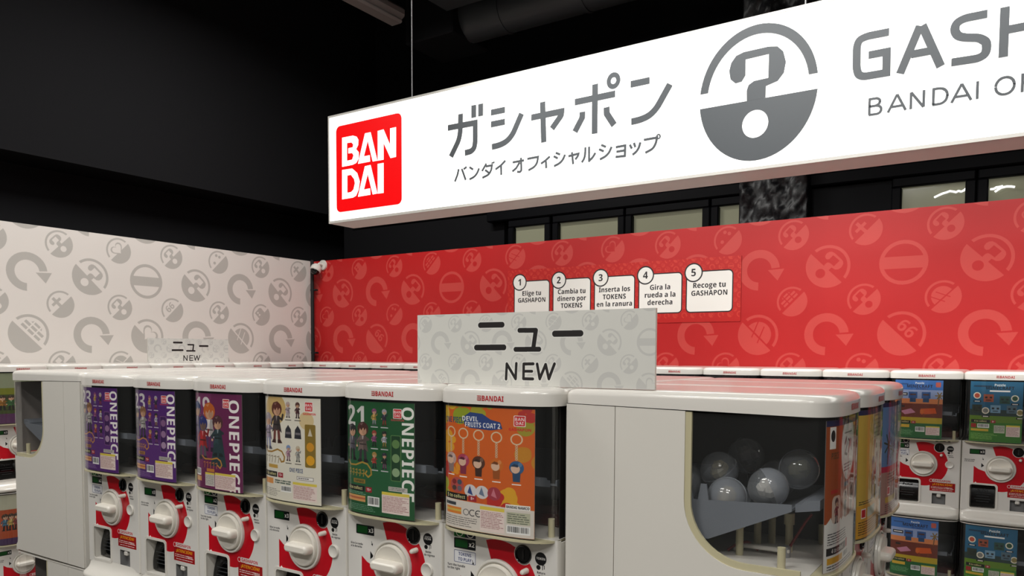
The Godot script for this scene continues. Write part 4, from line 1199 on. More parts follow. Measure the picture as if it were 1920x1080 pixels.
	var faces := {"B": [[0.08, 0.03, 0.08, 0.97, 0.6, 0.97, 0.78, 0.87, 0.8, 0.72, 0.7, 0.58, 0.55, 0.53, 0.08, 0.53], [0.55, 0.53, 0.78, 0.48, 0.9, 0.34, 0.88, 0.15, 0.7, 0.03, 0.04, 0.03]],
		"A": [[0.02, 0.0, 0.5, 1.0], [0.5, 1.0, 0.98, 0.0], [0.2, 0.3, 0.8, 0.3]], "N": [[0.07, 0.0, 0.07, 0.98], [0.07, 0.98, 0.92, 0.02], [0.92, 0.02, 0.92, 1.0]],
		"D": [[0.08, 0.05, 0.08, 0.95, 0.48, 0.95, 0.75, 0.86, 0.9, 0.66, 0.92, 0.45, 0.84, 0.22, 0.68, 0.1, 0.5, 0.05, 0.03, 0.05]], "I": [[0.5, 0.0, 0.5, 1.0]],
		"O": [[0.03, 0.52, 0.08, 0.74, 0.26, 0.93, 0.5, 0.98, 0.74, 0.93, 0.92, 0.74, 0.97, 0.5, 0.92, 0.26, 0.74, 0.07, 0.5, 0.02, 0.26, 0.07, 0.08, 0.26, 0.03, 0.5]],
		"F": [[0.1, 0.0, 0.1, 0.95, 0.95, 0.95], [0.1, 0.5, 0.8, 0.5]], "C": [[0.92, 0.8, 0.75, 0.94, 0.5, 0.98, 0.26, 0.93, 0.08, 0.74, 0.03, 0.5, 0.08, 0.26, 0.26, 0.07, 0.5, 0.02, 0.75, 0.06, 0.92, 0.2]],
		"L": [[0.1, 1.0, 0.1, 0.05, 0.9, 0.05]], "S": [[0.88, 0.85, 0.7, 0.95, 0.4, 0.97, 0.15, 0.85, 0.15, 0.65, 0.4, 0.54, 0.7, 0.47, 0.9, 0.33, 0.86, 0.14, 0.65, 0.03, 0.35, 0.03, 0.08, 0.16]],
		"H": [[0.08, 0.0, 0.08, 1.0], [0.92, 0.0, 0.92, 1.0], [0.08, 0.5, 0.92, 0.5]], "P": [[0.08, 0.0, 0.08, 0.95, 0.6, 0.95, 0.85, 0.85, 0.88, 0.66, 0.8, 0.48, 0.6, 0.4, 0.08, 0.4]]}
	for c in [["B", 2.2408, 0.039], ["A", 2.2925, 0.048], ["N", 2.3497, 0.038], ["D", 2.4055, 0.041], ["A", 2.4525, 0.049], ["I", 2.5115, 0.006], ["O", 2.555, 0.046], ["F", 2.614, 0.032], ["F", 2.662, 0.032], ["I", 2.706, 0.006], ["C", 2.727, 0.042], ["I", 2.783, 0.006], ["A", 2.803, 0.048], ["L", 2.864, 0.03], ["S", 2.922, 0.036], ["H", 2.973, 0.04], ["O", 3.031, 0.046], ["P", 3.094, 0.036]]:
		var b := MB.new()
		for si in faces[c[0]].size():
			var l := P2(faces[c[0]][si])
			for i in l.size(): l[i] = Vector2(c[1] + l[i].x * c[2], 0.6978 + l[i].y * 0.0478)
			for r in ribbon(l, 0.0068): b.prism(r, 0.0002, 0.0012 + si * 0.0001, xf)
		part(t, "letter", b.mesh(), M.sign_grey)
	for x in [0.468, 2.05, 4.2]:
		part(t, "hanging_wire", MB.new().tube([Vector3(x, h, -0.03), Vector3(x, 4.58 - at.y, -0.03)], 0.0026, 8).mesh(), M.wire)
	var l := AreaLight3D.new()
	l.name = "sign_glow"
	l.area_size = Vector2(w - 0.02, h - 0.02)
	l.light_energy = 1.0; l.light_color = Color(1, 0.99, 0.95); l.shadow_enabled = true
	l.position = Vector3(w / 2, h / 2, 0.004); l.rotation.y = PI
	t.add_child(l)


# ------------------------------------------------------------------ boards, capsules, shop fittings
func board(called: String, label: String, at: Vector3, turn: float, w: float, h: float, th: float, m: Material, edge: Material) -> Node3D:
	var t := thing(called, label, "sign", at, turn)
	part(t, "backing", MB.new().box(Vector3(0, h / 2, -th / 2), Vector3(w, h, th)).mesh(), edge)
	var b := MB.new()
	b.quad(Vector3(-w / 2, 0, 0.0004), Vector3(w / 2, 0, 0.0004), Vector3(w / 2, h, 0.0004), Vector3(-w / 2, h, 0.0004), Vector3.BACK)
	part(t, "print", b.mesh(), m)
	return t

func new_print() -> ImageTexture:
	var bg := Color(0.85, 0.845, 0.82)
	var k := Ink.new(538, 142, 2.4, bg)
	wallpaper(k, 22, 538, 20, 232, 0.335, 1, Color(0.79, 0.788, 0.77), bg, 150)
	var put := func(a: Array) -> Array:
		var o := []
		for p in P2(a): o.append(Vector2(p.x * 1000.0 + 4.0, (0.0795 - p.y) * 1000.0))
		return o
	for pass_ in 2:
		var c := Color(0.9, 0.9, 0.88) if pass_ == 0 else Color(0.13, 0.12, 0.12)
		var e := 3.2 if pass_ == 0 else 0.0
		for q in [[[0.1597, 0.0558, 0.2124, 0.0559], 11.0], [[0.1501, 0.0112, 0.2166, 0.0116], 11.4], [[0.253, 0.0443, 0.2901, 0.044, 0.2844, 0.0088], 9.2], [[0.2442, 0.0077, 0.2976, 0.008], 9.4], [[0.3319, 0.037, 0.3868, 0.0372], 11.6],
				[[0.2221, -0.0503, 0.2237, -0.0205, 0.2444, -0.0494, 0.246, -0.0197], 5.8], [[0.2846, -0.0199, 0.2630, -0.0204, 0.2625, -0.0488, 0.2838, -0.0488], 5.8], [[0.2625, -0.0344, 0.2818, -0.0342], 5.4], [[0.2934, -0.0203, 0.2995, -0.0482, 0.3123, -0.0208, 0.3197, -0.0478, 0.3317, -0.0195], 5.8]]:
			k.stroke(put.call(q[0]), q[1] + e, c)
	return k.done()

func steps_print() -> ImageTexture:
	var bg := Color(0.72, 0.09, 0.075)
	var k := Ink.new(1480, 345, 1.0, bg)
	wallpaper(k, 20, 1480, 26, 152, 0.336, 0, Color(0.78, 0.2, 0.16), bg, 345)
	var words := [["Elige tu", "GASHAPON"], ["Cambia tu", "dinero por", "TOKENS"], ["Inserta los", "TOKENS", "en la ranura"], ["Gira la", "rueda a la", "derecha"], ["Recoge tu", "GASHAPON"]]
	var ink := Color(0.1, 0.09, 0.1)
	for i in 5:
		var x := 53.0 + i * 282.5
		var y := 74.0
		k.rrect(x - 6, y - 6, 262, 226, 26, ink); k.rrect(x, y, 250, 214, 20, WH)
		k.disc(x + 36, y + 2, 52, ink); k.disc(x + 36, y + 2, 45, WH)
		k.text(str(i + 1), x + 36, y + 21, 39, ink, true, 0.5, 1.0)
		for j in words[i].size(): k.text(words[i][j], x + 125, y + 86 + j * 42, 28 if words[i][j] != "GASHAPON" else 27, ink, true, 0.5, 1.0)
	return k.done()

func capsule(label: String, at: Vector3, tilt: Vector3, gift: Color) -> void:
	var t := thing("toy_capsule", label, "capsule", at, 0.0, "clear grey toy capsules heaped in the hopper")
	t.rotation = tilt
	part(t, "upper_shell", G.shell, M.shell_clear)
	part(t, "lower_shell", G.shell, M.shell_grey).rotation.x = PI
	part(t, "seam", G.shell_seam, M.shell_grey)
	var k := gift.to_rgba32()
	if not M.has("gift%d" % k): mat("gift%d" % k, gift, 0.4)
	part(t, "toy", G.gift, M["gift%d" % k])

func lamp(called: String, label: String, at: Vector3, size: Vector2, e: float) -> void:
	var t := thing(called, label, "lamp", at, 0.0, "ceiling lamps above the aisles")
	part(t, "housing", MB.new().box(Vector3(0, 0.05, 0), Vector3(size.x + 0.04, 0.09, size.y + 0.04), 0.008).mesh(), M.black_matt)
	part(t, "diffuser", MB.new().box(Vector3(0, 0.002, 0), Vector3(size.x, 0.008, size.y)).mesh(), M.lamp_face)
	for x: float in [-0.35, 0.35]: part(t, "cord", MB.new().tube([Vector3(x * size.x, 0.09, 0), Vector3(x * size.x, 4.59 - at.y, 0)], 0.003, 6).mesh(), M.black_matt)
	var l := AreaLight3D.new()
	l.name = "lamp_light"; l.area_size = size; l.light_energy = e; l.light_color = Color(1.0, 0.993, 0.975); l.shadow_enabled = true
	l.position = Vector3(0, -0.006, 0); l.rotation.x = -PI / 2
	t.add_child(l)


func spot(called: String, label: String, at: Vector3, aim: Vector3, e: float) -> void:
	var t := thing(called, label, "lamp", at, 0.0, "track spotlights aimed at the red wall")
	var d := (aim - at).normalized()
	var sx := d.cross(Vector3.UP).normalized()
	var xf := Transform3D(Basis(sx, d.cross(sx), d), Vector3.ZERO)
	part(t, "housing", MB.new().lathe([Vector2(0, -0.18), Vector2(0.05, -0.18), Vector2(0.055, -0.17), Vector2(0.055, 0.03), Vector2(0.05, 0.03), Vector2(0.05, 0.0)], 24, xf).mesh(), M.black_matt)
	part(t, "lens", MB.new().lathe([Vector2(0.05, 0.0), Vector2(0, 0.001)], 24, xf).mesh(), M.lamp_face)
	part(t, "stem", MB.new().tube([d * -0.1, Vector3(d.x * -0.1, 4.6 - at.y, d.z * -0.1)], 0.008, 8).mesh(), M.black_matt)
	var l := SpotLight3D.new()
	l.name = "spot_light"; l.light_energy = e; l.light_color = Color(1.0, 0.993, 0.975); l.light_size = 0.05; l.spot_range = 14.0; l.spot_attenuation = 2.0
	l.spot_angle = 25.0; l.spot_angle_attenuation = 0.9; l.shadow_enabled = true
	l.position = d * 0.035
	t.add_child(l)
	l.basis = Basis.looking_at(d)


func _ready() -> void:
	# ---- camera, sky, exposure
	var cam := Camera3D.new()
	cam.name = "camera"
	cam.projection = Camera3D.PROJECTION_FRUSTUM
	cam.near = 0.05; cam.far = 60.0
	cam.size = 0.05 * 1080.0 / 1458.5
	cam.frustum_offset = Vector2(0, 0.05 * 201.73 / 1458.5)
	cam.basis = Basis(Vector3.UP, deg_to_rad(33.616)) * Basis(Vector3.RIGHT, deg_to_rad(-3.0925)) * Basis(Vector3.BACK, deg_to_rad(0.235))
	cam.position = Vector3(0, CH, 0)
	add_child(cam)
	var env := Environment.new()
	env.background_mode = Environment.BG_COLOR
	env.background_color = Color(0, 0, 0)
	env.tonemap_mode = Environment.TONE_MAPPER_LINEAR
	env.tonemap_exposure = 1.0
	env.sdfgi_enabled = true; env.ssao_enabled = true; env.ssil_enabled = true
	var we := WorldEnvironment.new()
	we.name = "surroundings"; we.environment = env
	add_child(we)

	# ---- materials
	mat("case_white", Color(0.86, 0.845, 0.815), 0.22)
	mat("lid_white", Color(0.87, 0.855, 0.83), 0.15)
	mat("paper_back", Color(0.55, 0.52, 0.5), 0.7)
	mat("cream", Color(0.76, 0.73, 0.6), 0.4)
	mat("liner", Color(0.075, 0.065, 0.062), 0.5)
	mat("hopper", Color(0.42, 0.44, 0.47), 0.42)
	mat("mechanism", Color(0.26, 0.05, 0.05), 0.45)
	mat("dial", Color(0.89, 0.87, 0.83), 0.28)
	mat("black_gloss", Color(0.02, 0.022, 0.026), 0.14)
	mat("flap_grey", Color(0.2, 0.21, 0.22), 0.5)
	mat("recess_grey", Color(0.5, 0.5, 0.5), 0.5)
	mat("mark_red", Color(0.72, 0.04, 0.1), 0.4)
	mat("black_matt", Color(0.03, 0.03, 0.033), 0.7)
	mat("wire", Color(0.62, 0.62, 0.63), 0.35, 0.6)
	mat("sign_shell", Color(0.86, 0.85, 0.83), 0.4)
	var pane := mat("pane", Color(0.86, 0.88, 0.88, 0.015), 0.05)
	pane.transparency = BaseMaterial3D.TRANSPARENCY_ALPHA
	var sc := mat("shell_clear", Color(0.6, 0.62, 0.64, 0.26), 0.08)
	sc.transparency = BaseMaterial3D.TRANSPARENCY_ALPHA
	var sg := mat("shell_grey", Color(0.55, 0.57, 0.6, 0.6), 0.12)
	sg.transparency = BaseMaterial3D.TRANSPARENCY_ALPHA
	glow("sign_face", Color(1.0, 1.0, 0.985), 1.05)
	glow("sign_red", Color(0.9, 0.0, 0.02), 0.6)
	glow("sign_grey", Color(0.29, 0.305, 0.32), 0.3)
	glow("lamp_face", Color(1.0, 0.97, 0.92), 3.0)
	mat("floor_grey", Color(0.5, 0.49, 0.47), 0.3)
	mat("shop_grey", Color(0.42, 0.41, 0.4), 0.7)
	mat("wall_black", Color(0.11, 0.11, 0.117), 0.85).metallic_specular = 0.12
	mat("frame_black", Color(0.045, 0.047, 0.06), 0.5).metallic_specular = 0.2
	make_posters()
	printed("panel_spanish", panel_print(true), 0.3)
	printed("panel_english", panel_print(false), 0.3)
	machine_meshes()

	# ---- lamps of the shop, hung above the aisles out of the picture
	for q in [[-3.1, -0.5, 3.6], [-1.2, 0.4, 2.8], [0.6, 0.6, 3.2], [-3.1, -2.7, 5.8], [-1.6, 1.8, 3.7], [0.9, 1.9, 4.1]]:
		lamp("ceiling_lamp", "flat black ceiling lamp on two cords above the aisle", Vector3(q[0], 3.9, q[1]), Vector2(1.1, 0.3), q[2])
	for x in [-1.45, -0.4, 0.65]:
		spot("track_spotlight", "black tube spotlight under the ceiling aimed at the red wall", Vector3(x, 4.1, -1.5), Vector3(x + 0.25, 1.1, -4.1), 7.5)

	# ---- room
	struct("floor", MB.new().box(Vector3(-1.0, -0.05, -0.9), Vector3(8.6, 0.1, 8.4)).mesh(), M.floor_grey)
	struct("ceiling", MB.new().box(Vector3(-1.0, 4.65, -0.9), Vector3(8.6, 0.1, 8.4)).mesh(), M.wall_black)
	struct("wall_left", MB.new().box(Vector3(-5.05, 2.3, -0.9), Vector3(0.1, 4.6, 8.4)).mesh(), M.wall_black)
	struct("wall_left_upper", MB.new().box(Vector3(-4.845, 3.675, -0.9), Vector3(0.31, 1.85, 8.3)).mesh(), M.wall_black)  # overhang made deeper so that its shade darkens the wall below
	struct("wall_back", MB.new().box(Vector3(-1.0, 2.3, -5.0), Vector3(8.4, 4.6, 0.1)).mesh(), M.wall_black)
	struct("wall_right", MB.new().box(Vector3(3.25, 2.3, -0.9), Vector3(0.1, 4.6, 8.4)).mesh(), M.shop_grey)
	struct("wall_front", MB.new().box(Vector3(-1.0, 2.3, 3.25), Vector3(8.4, 4.6, 0.1)).mesh(), M.shop_grey)

	# ---- printed wall panels
	var wbg := Color(0.835, 0.81, 0.79)
	var k := Ink.new(3.5, 1.0, 585.0, wbg)
	wallpaper(k, -0.063, 3.5, 0.087, 1.0, 0.3416, 1, Color(0.685, 0.67, 0.65), wbg, 1.0)
	printed("white_wallpaper", k.done(), 0.55)
	var t := thing("white_wall_panel", "tall white wall panel printed with grey capsule badges and arrows", "wall panel", Vector3(-4.53, 0, -2.35), PI / 2)
	var b := MB.new()
	var yb := CH + 0.687 - 1.0
	part(t, "board", MB.new().box(Vector3(0, (CH + 0.687) / 2, -0.03), Vector3(3.5, CH + 0.687, 0.058)).mesh(), M.case_white)
	b.quad(Vector3(-1.75, yb, 0), Vector3(1.75, yb, 0), Vector3(1.75, yb + 1, 0), Vector3(-1.75, yb + 1, 0), Vector3.BACK)
	part(t, "print", b.mesh(), M.white_wallpaper)
	var rbg := Color(0.7, 0.075, 0.085)
	t = thing("red_wall_panel", "long red wall panel printed with paler red capsule badges and arrows", "wall panel", Vector3(-1.465, 0, -4.1))
	mat("panel_red", rbg, 0.5)
	part(t, "board", MB.new().box(Vector3(0, (CH + 0.687) / 2, -0.03), Vector3(6.13, CH + 0.687, 0.058)).mesh(), M.panel_red)
	for i in 2:
		k = Ink.new(3.065, 1.0, 660.0, rbg, Vector2(i * 3.065, 0))
		wallpaper(k, 0.137, 6.13, 0.082, 1.0, 0.3375, 0, Color(0.755, 0.24, 0.22), rbg, 1.0)
		printed("red_wallpaper_%d" % i, k.done(), 0.5)
		b = MB.new()
		var x0 := -3.065 + i * 3.065
		b.quad(Vector3(x0, yb, 0), Vector3(x0 + 3.065, yb, 0), Vector3(x0 + 3.065, yb + 1, 0), Vector3(x0, yb + 1, 0), Vector3.BACK)
		part(t, "print", b.mesh(), M["red_wallpaper_%d" % i])

	# ---- sign, boards
	sign_box()
	printed("steps_sheet", steps_print(), 0.5)
	board("instruction_board", "red instruction board with five numbered white boxes of Spanish steps", Vector3(-2.019, CH + 0.175, -4.097), 0.0, 1.48, 0.345, 0.002, M.steps_sheet, M.panel_red)
	printed("new_sheet", new_print(), 0.5)
	board("new_placard", "white NEW placard standing on the lids beside the open-sided capsule machine", Vector3(-0.81, CH - 0.0621, -1.262), 0.0, 0.538, 0.142, 0.006, M.new_sheet, M.case_white)
	board("new_placard", "white NEW placard on the lids along the grey-badged white wall", Vector3(-4.15, CH - 0.0621, -2.79), PI / 2, 0.53, 0.142, 0.006, M.new_sheet, M.case_white)

	# ---- machines
	place_machines()
	fittings()


const ORD := ["first", "second", "third", "fourth", "fifth", "sixth", "seventh", "eighth", "ninth", "tenth"]
var open_machine: Node3D

func place_machines() -> void:
	var posters := ["purple", "purple", "plum", "white", "green", "orange"]
	var looks := ["purple poster 23, next to the smooth white end case", "purple poster 23, between its twin and the plum poster", "plum poster of four large figures", "white and gold poster", "green poster numbered 21", "orange key-ring poster"]
	var shorts := ["first purple poster from the white end case", "second purple poster from the white end case", "plum poster", "white and gold poster", "green poster 21", "orange key-ring poster"]
	for i in 6:
		var x := -2.365 + MW * (i + 0.5)
		machine("white capsule machine with %s" % looks[i], Vector3(x, TOP_Y, -1.235), 0.0, posters[i], i in [1, 3, 4], true)
		machine("lower-tier capsule machine below the %s" % shorts[i], Vector3(x, LOW_Y, -1.235), 0.0, posters[(i + 2) % 6], i % 2 == 0, false, 0, "lower tier of the island's front row")
		machine("far-side capsule machine backing onto the %s" % shorts[i], Vector3(x, TOP_Y, -2.107), PI, posters[(i + 3) % 6], true, true, 0, "machines on the far side of the island")
	var caps := ["copper", "yellow", "blue"]
	var cap_looks := ["copper and white poster and capsules behind its clear flank", "yellow poster, middle of the three at the island's end", "pale blue poster, third of the three at the island's end"]
	for j in 3:
		var z := -1.25 - MW * (j + 0.5)
		var cm := machine("white capsule machine with %s" % cap_looks[j], Vector3(CAP_R, TOP_Y, z), PI / 2, caps[j], j == 1, true, -1)
		if j == 0: open_machine = cm
		machine("lower-tier capsule machine under the one with the %s poster" % ["copper", "yellow", "pale blue"][j], Vector3(CAP_R, LOW_Y, z), PI / 2, caps[(j + 1) % 3], true, false, -1)
		machine("white capsule machine with %s" % ["empty clear flank beside the purple posters", "its lid in line behind the empty one at the island's end", "its lid at the far corner of the island's end"][j], Vector3(CAP_L, TOP_Y, z), -PI / 2, ["leaf", "lamp", "green"][j], true, true, 1)
		machine("lower-tier capsule machine %s" % ["under the one with the empty clear flank", "in the middle under the island's empty end", "at the far corner under the island's empty end"][j], Vector3(CAP_L, LOW_Y, z), -PI / 2, ["lamp", "leaf", "white"][j], true, false, 1)
	# along the red wall
	var row := {-4: "navy", -3: "black_brush", -2: "black_brush", -1: "black_gin", 0: "sunset", 1: "teal"}
	var row_looks := {-4: "navy poster by the red wall", -3: "black brush-lettered poster, beside the navy one by the red wall", -2: "black brush-lettered poster, beside the Gin poster by the red wall", -1: "black Gin poster by the red wall", 0: "block-world sunset poster by the red wall", 1: "teal block-world poster by the red wall"}
	for n in range(-14, 5):
		var x := -0.4963 + MW * (n + 0.5)
		var at := Vector3(x, TOP_Y, -3.66)
		if n in row:
			machine("upper capsule machine with %s" % row_looks[n], at, 0.0, row[n], n != 0, true)
			machine("lower capsule machine under the %s" % row_looks[n], at - Vector3(0, TIER, 0), 0.0, row[n], n % 2 == 0, false)
		else:
			var far := n < 0
			machine("white capsule machine by the red wall, %s from the corner pipe" % ORD[n + 14] if far else "white capsule machine by the red wall, %s past the teal poster" % ORD[n - 2], at, 0.0, ["blue", "plum", "navy", "purple"][posmod(n, 4)] if far else "sunset", true, true, 0, "machines by the red wall behind the island" if far else "")
	# along the white wall
	for i in range(-2, 6):
		var z := -1.957 - MW * (i + 0.5)
		var at := Vector3(-4.093, TOP_Y, z)
		machine("white capsule machine by the white wall, %s" % ("with the leaf-green poster" if i == -1 else "%s from the corner pipe" % ORD[5 - i]), at, PI / 2, ["leaf", "lamp", "white"][posmod(i + 1, 3)], i % 2 != 0, true, 0, "" if i == -1 else "machines by the white wall")
		if i < 2: machine("lower capsule machine by the white wall%s" % (", with the red triangle poster" if i == -1 else ", under the %s from the corner pipe" % ORD[5 - i]), at - Vector3(0, TIER, 0), PI / 2, ["lamp", "green", "leaf"][posmod(i + 1, 3)], true, false, 0, "" if i == -1 else "lower machines by the white wall")
	# plinths the machines stand on
	struct("trim_1", MB.new().box(Vector3(-1.54, LOW_Y / 2, -1.455), Vector3(1.65, LOW_Y, 0.43)).mesh(), M.case_white)
	struct("trim_2", MB.new().box(Vector3(-0.497, LOW_Y / 2, -1.6625), Vector3(0.42, LOW_Y, 0.82)).mesh(), M.case_white)
	struct("trim_3", MB.new().box(Vector3(-2.645, LOW_Y / 2, -1.6625), Vector3(0.42, LOW_Y, 0.82)).mesh(), M.case_white)
	struct("trim_4", MB.new().box(Vector3(-1.54, TOP_Y / 2, -1.89), Vector3(1.645, TOP_Y, 0.42)).mesh(), M.case_white)
	struct("trim_5", MB.new().box(Vector3(-0.7713, LOW_Y / 2, -3.88), Vector3(1.65, LOW_Y, 0.42)).mesh(), M.case_white)
	struct("trim_6", MB.new().box(Vector3(-2.9713, TOP_Y / 2, -3.88), Vector3(2.745, TOP_Y, 0.42)).mesh(), M.case_white)
	struct("trim_7", MB.new().box(Vector3(0.4662, TOP_Y / 2, -3.88), Vector3(0.82, TOP_Y, 0.42)).mesh(), M.case_white)
	struct("trim_8", MB.new().box(Vector3(-4.31, LOW_Y / 2, -1.957), Vector3(0.42, LOW_Y, 1.1)).mesh(), M.case_white)
	struct("trim_9", MB.new().box(Vector3(-4.31, TOP_Y / 2, -3.057), Vector3(0.42, TOP_Y, 1.09)).mesh(), M.case_white)


func fittings() -> void:
	# capsules in the open-sided machine
	var pr := []
	for i in 13: pr.append(Vector2(0.0335 * cos(i / 12.0 * PI / 2), 0.0335 * sin(i / 12.0 * PI / 2)))
	pr[12].x = 0.0
	G.shell = MB.new().lathe(pr, 32, Transform3D(Basis(Vector3.RIGHT, -PI / 2), Vector3.ZERO)).mesh()
	G.shell_seam = MB.new().lathe([Vector2(0.0334, -0.0012), Vector2(0.0345, -0.0012), Vector2(0.0345, 0.0012), Vector2(0.0334, 0.0012)], 32, Transform3D(Basis(Vector3.RIGHT, -PI / 2), Vector3.ZERO)).mesh()
	G.gift = MB.new().box(Vector3(0, 0, 0), Vector3(0.03, 0.026, 0.036), 0.009).box(Vector3(0.006, 0.013, 0.004), Vector3(0.022, 0.012, 0.02), 0.005).mesh()
	var spots := [[-0.028, 0.468, -0.18, "beside the tall notch of the hopper"], [0.045, 0.488, -0.155, "topmost of the heap"], [-0.0755, 0.43, -0.15, "half sunk behind the hopper's rim"], [-0.0755, 0.453, -0.08, "palest and whole above the rim"], [-0.012, 0.479, -0.046, "large behind the copper poster's edge"], [-0.027, 0.443, -0.2445, "peeping out by the rear rim"], [0.035, 0.452, -0.095, "behind the pale one"], [0.005, 0.409, -0.165, "at the bottom of the hopper"]]
	var gifts := [Color(0.62, 0.58, 0.45), Color(0.3, 0.3, 0.33), Color(0.75, 0.68, 0.5), Color(0.8, 0.79, 0.77), Color(0.45, 0.45, 0.38), Color(0.6, 0.6, 0.6), Color(0.4, 0.4, 0.43), Color(0.5, 0.45, 0.4)]
	for i in spots.size():
		var q = spots[i]
		capsule("clear grey toy capsule %s" % q[3], Vector3(q[2] + CAP_R, TOP_Y + q[1], -1.3875 - q[0]), Vector3(0.5 + i * 0.7, i * 1.3, 0.4 - i * 0.5), gifts[i])
	# lever and red wires in the same machine
	var mat_red := mat("wire_red", Color(0.5, 0.04, 0.06), 0.4)
	var t := Node3D.new()
	t.name = "coin_mechanism"
	open_machine.add_child(t, true)
	t.position = Vector3(-0.0275, 0.3273, -0.081); t.rotation.y = -PI / 2
	var b := MB.new().box(Vector3(-0.02, 0.012, 0), Vector3(0.095, 0.008, 0.014), 0.002)
	b.box(Vector3(-0.062, 0.006, 0), Vector3(0.014, 0.012, 0.02), 0.002)
	part(t, "lever", b.mesh(), M.case_white)
	part(t, "pivot", MB.new().lathe([Vector2(0.008, 0.0), Vector2(0.008, 0.019), Vector2(0.004, 0.021), Vector2(0, 0.021)], 16, Transform3D(Basis(Vector3.RIGHT, -PI / 2), Vector3(0.02, 0, 0))).mesh(), M.wire)
	part(t, "wire", MB.new().tube([Vector3(0.055, 0.074, -0.03), Vector3(0.045, 0.06, -0.03), Vector3(0.018, 0.01, -0.03), Vector3(-0.02, 0.003, -0.02)], 0.0024, 8).mesh(), mat_red)
	part(t, "wire", MB.new().tube([Vector3(-0.075, 0.003, 0.02), Vector3(-0.06, 0.016, 0.01), Vector3(-0.045, 0.018, 0.0), Vector3(-0.03, 0.004, -0.01)], 0.0026, 8).mesh(), mat_red)
	# corner pipe and camera
	t = thing("corner_pipe", "thin black pipe standing in the corner between white and red walls", "pipe", Vector3(-4.492, 0.0, -4.05))
	part(t, "pipe", MB.new().tube([Vector3(0, 0, 0), Vector3(0, CH + 0.69, 0)], 0.013, 14).mesh(), M.black_matt)
	for y in [0.47, 0.0]: part(t, "clip", MB.new().box(Vector3(0, CH + y, -0.018), Vector3(0.05, 0.014, 0.036), 0.003).mesh(), M.black_matt)
	t = thing("security_camera", "small white security camera with black ball lens on the red wall", "camera", Vector3(-4.425, CH + 0.655, -4.1))
	part(t, "base", MB.new().lathe([Vector2(0.038, 0.0), Vector2(0.036, 0.012), Vector2(0.0, 0.014)], 24).mesh(), M.case_white)
	part(t, "arm", MB.new().tube([Vector3(0, 0.0, 0.0), Vector3(0, 0.006, 0.04), Vector3(-0.006, -0.015, 0.06)], 0.011, 12).mesh(), M.case_white)
	var xf := Transform3D(Basis(Vector3.RIGHT, 1.05), Vector3(-0.006, -0.03, 0.066))
	part(t, "body", MB.new().lathe([Vector2(0, -0.03), Vector2(0.028, -0.026), Vector2(0.04, -0.008), Vector2(0.041, 0.018), Vector2(0.036, 0.024), Vector2(0.034, 0.02)], 28, xf).mesh(), M.case_white)
	part(t, "lens_ball", MB.new().lathe([Vector2(0.035, 0.018), Vector2(0.033, 0.03), Vector2(0.025, 0.042), Vector2(0.012, 0.049), Vector2(0, 0.05)], 28, xf).mesh(), M.black_gloss)
	# black shop windows behind the red wall
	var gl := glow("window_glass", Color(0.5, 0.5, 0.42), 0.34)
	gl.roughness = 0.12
	var n := 1
	for w in [[-3.03, -2.78], [-2.67, -2.23], [-2.13, -1.67], [-1.57, -1.15], [-0.59, -0.3], [-0.2, 0.24], [0.34, 0.78]]:
		var wx: float = (w[0] + w[1]) / 2.0
		var ww: float = w[1] - w[0]
		var o := Node3D.new()
		o.name = "window_%d" % n; n += 1
		add_child(o); o.set_meta("kind", "structure")
		o.position = Vector3(wx, CH, -4.6)
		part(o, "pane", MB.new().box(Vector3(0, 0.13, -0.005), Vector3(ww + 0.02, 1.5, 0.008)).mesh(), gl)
		var f := MB.new()
		for s: float in [-1.0, 1.0]: f.box(Vector3(s * (ww / 2 + 0.024), 0.13, 0.01), Vector3(0.048, 1.5, 0.05), 0.006)
		f.box(Vector3(0, 0.905, 0.01), Vector3(ww + 0.09, 0.05, 0.05), 0.006)
		part(o, "window_frame", f.mesh(), M.frame_black)
	struct("trim_10", MB.new().box(Vector3(-1.05, CH + 0.965, -4.6), Vector3(4.4, 0.07, 0.1), 0.008).mesh(), M.frame_black)
	struct("trim_11", MB.new().box(Vector3(-0.85, CH + 0.3, -4.62), Vector3(0.42, 1.25, 0.06)).mesh(), M.frame_black)
	struct("wall_back_upper", MB.new().box(Vector3(-1.05, CH + 1.45, -4.68), Vector3(7.2, 0.9, 0.1)).mesh(), M.wall_black)
	struct("wall_back_corner", MB.new().box(Vector3(-3.95, CH + 0.2, -4.66), Vector3(1.6, 2.4, 0.06)).mesh(), M.wall_black)
	t = thing("reflection_squiggle", "white glowing squiggles in front of the window glass, added for a reflection", "added reflection", Vector3(-0.45, CH + 0.8, -4.585))  # glowing tubes modelled in place of a white reflection on the glass
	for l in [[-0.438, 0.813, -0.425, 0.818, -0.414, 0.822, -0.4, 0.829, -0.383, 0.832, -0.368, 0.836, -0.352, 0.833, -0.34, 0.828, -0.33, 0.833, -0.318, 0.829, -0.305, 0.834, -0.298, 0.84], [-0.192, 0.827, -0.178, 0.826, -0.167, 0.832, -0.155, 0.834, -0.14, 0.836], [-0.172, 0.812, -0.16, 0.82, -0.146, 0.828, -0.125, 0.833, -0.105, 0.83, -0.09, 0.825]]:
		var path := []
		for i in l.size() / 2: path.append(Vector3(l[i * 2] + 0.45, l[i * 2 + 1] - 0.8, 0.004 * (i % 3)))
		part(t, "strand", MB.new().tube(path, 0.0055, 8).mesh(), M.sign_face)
	# rough pillar
	var nz := FastNoiseLite.new()
	nz.seed = 4; nz.frequency = 9.0; nz.fractal_octaves = 4
	var tex := NoiseTexture2D.new()
	var n2 := FastNoiseLite.new()
	n2.seed = 11; n2.frequency = 0.035; n2.fractal_octaves = 5; n2.noise_type = FastNoiseLite.TYPE_CELLULAR
	var ramp := Gradient.new()
	ramp.offsets = PackedFloat32Array([0.0, 0.55, 0.78, 1.0])
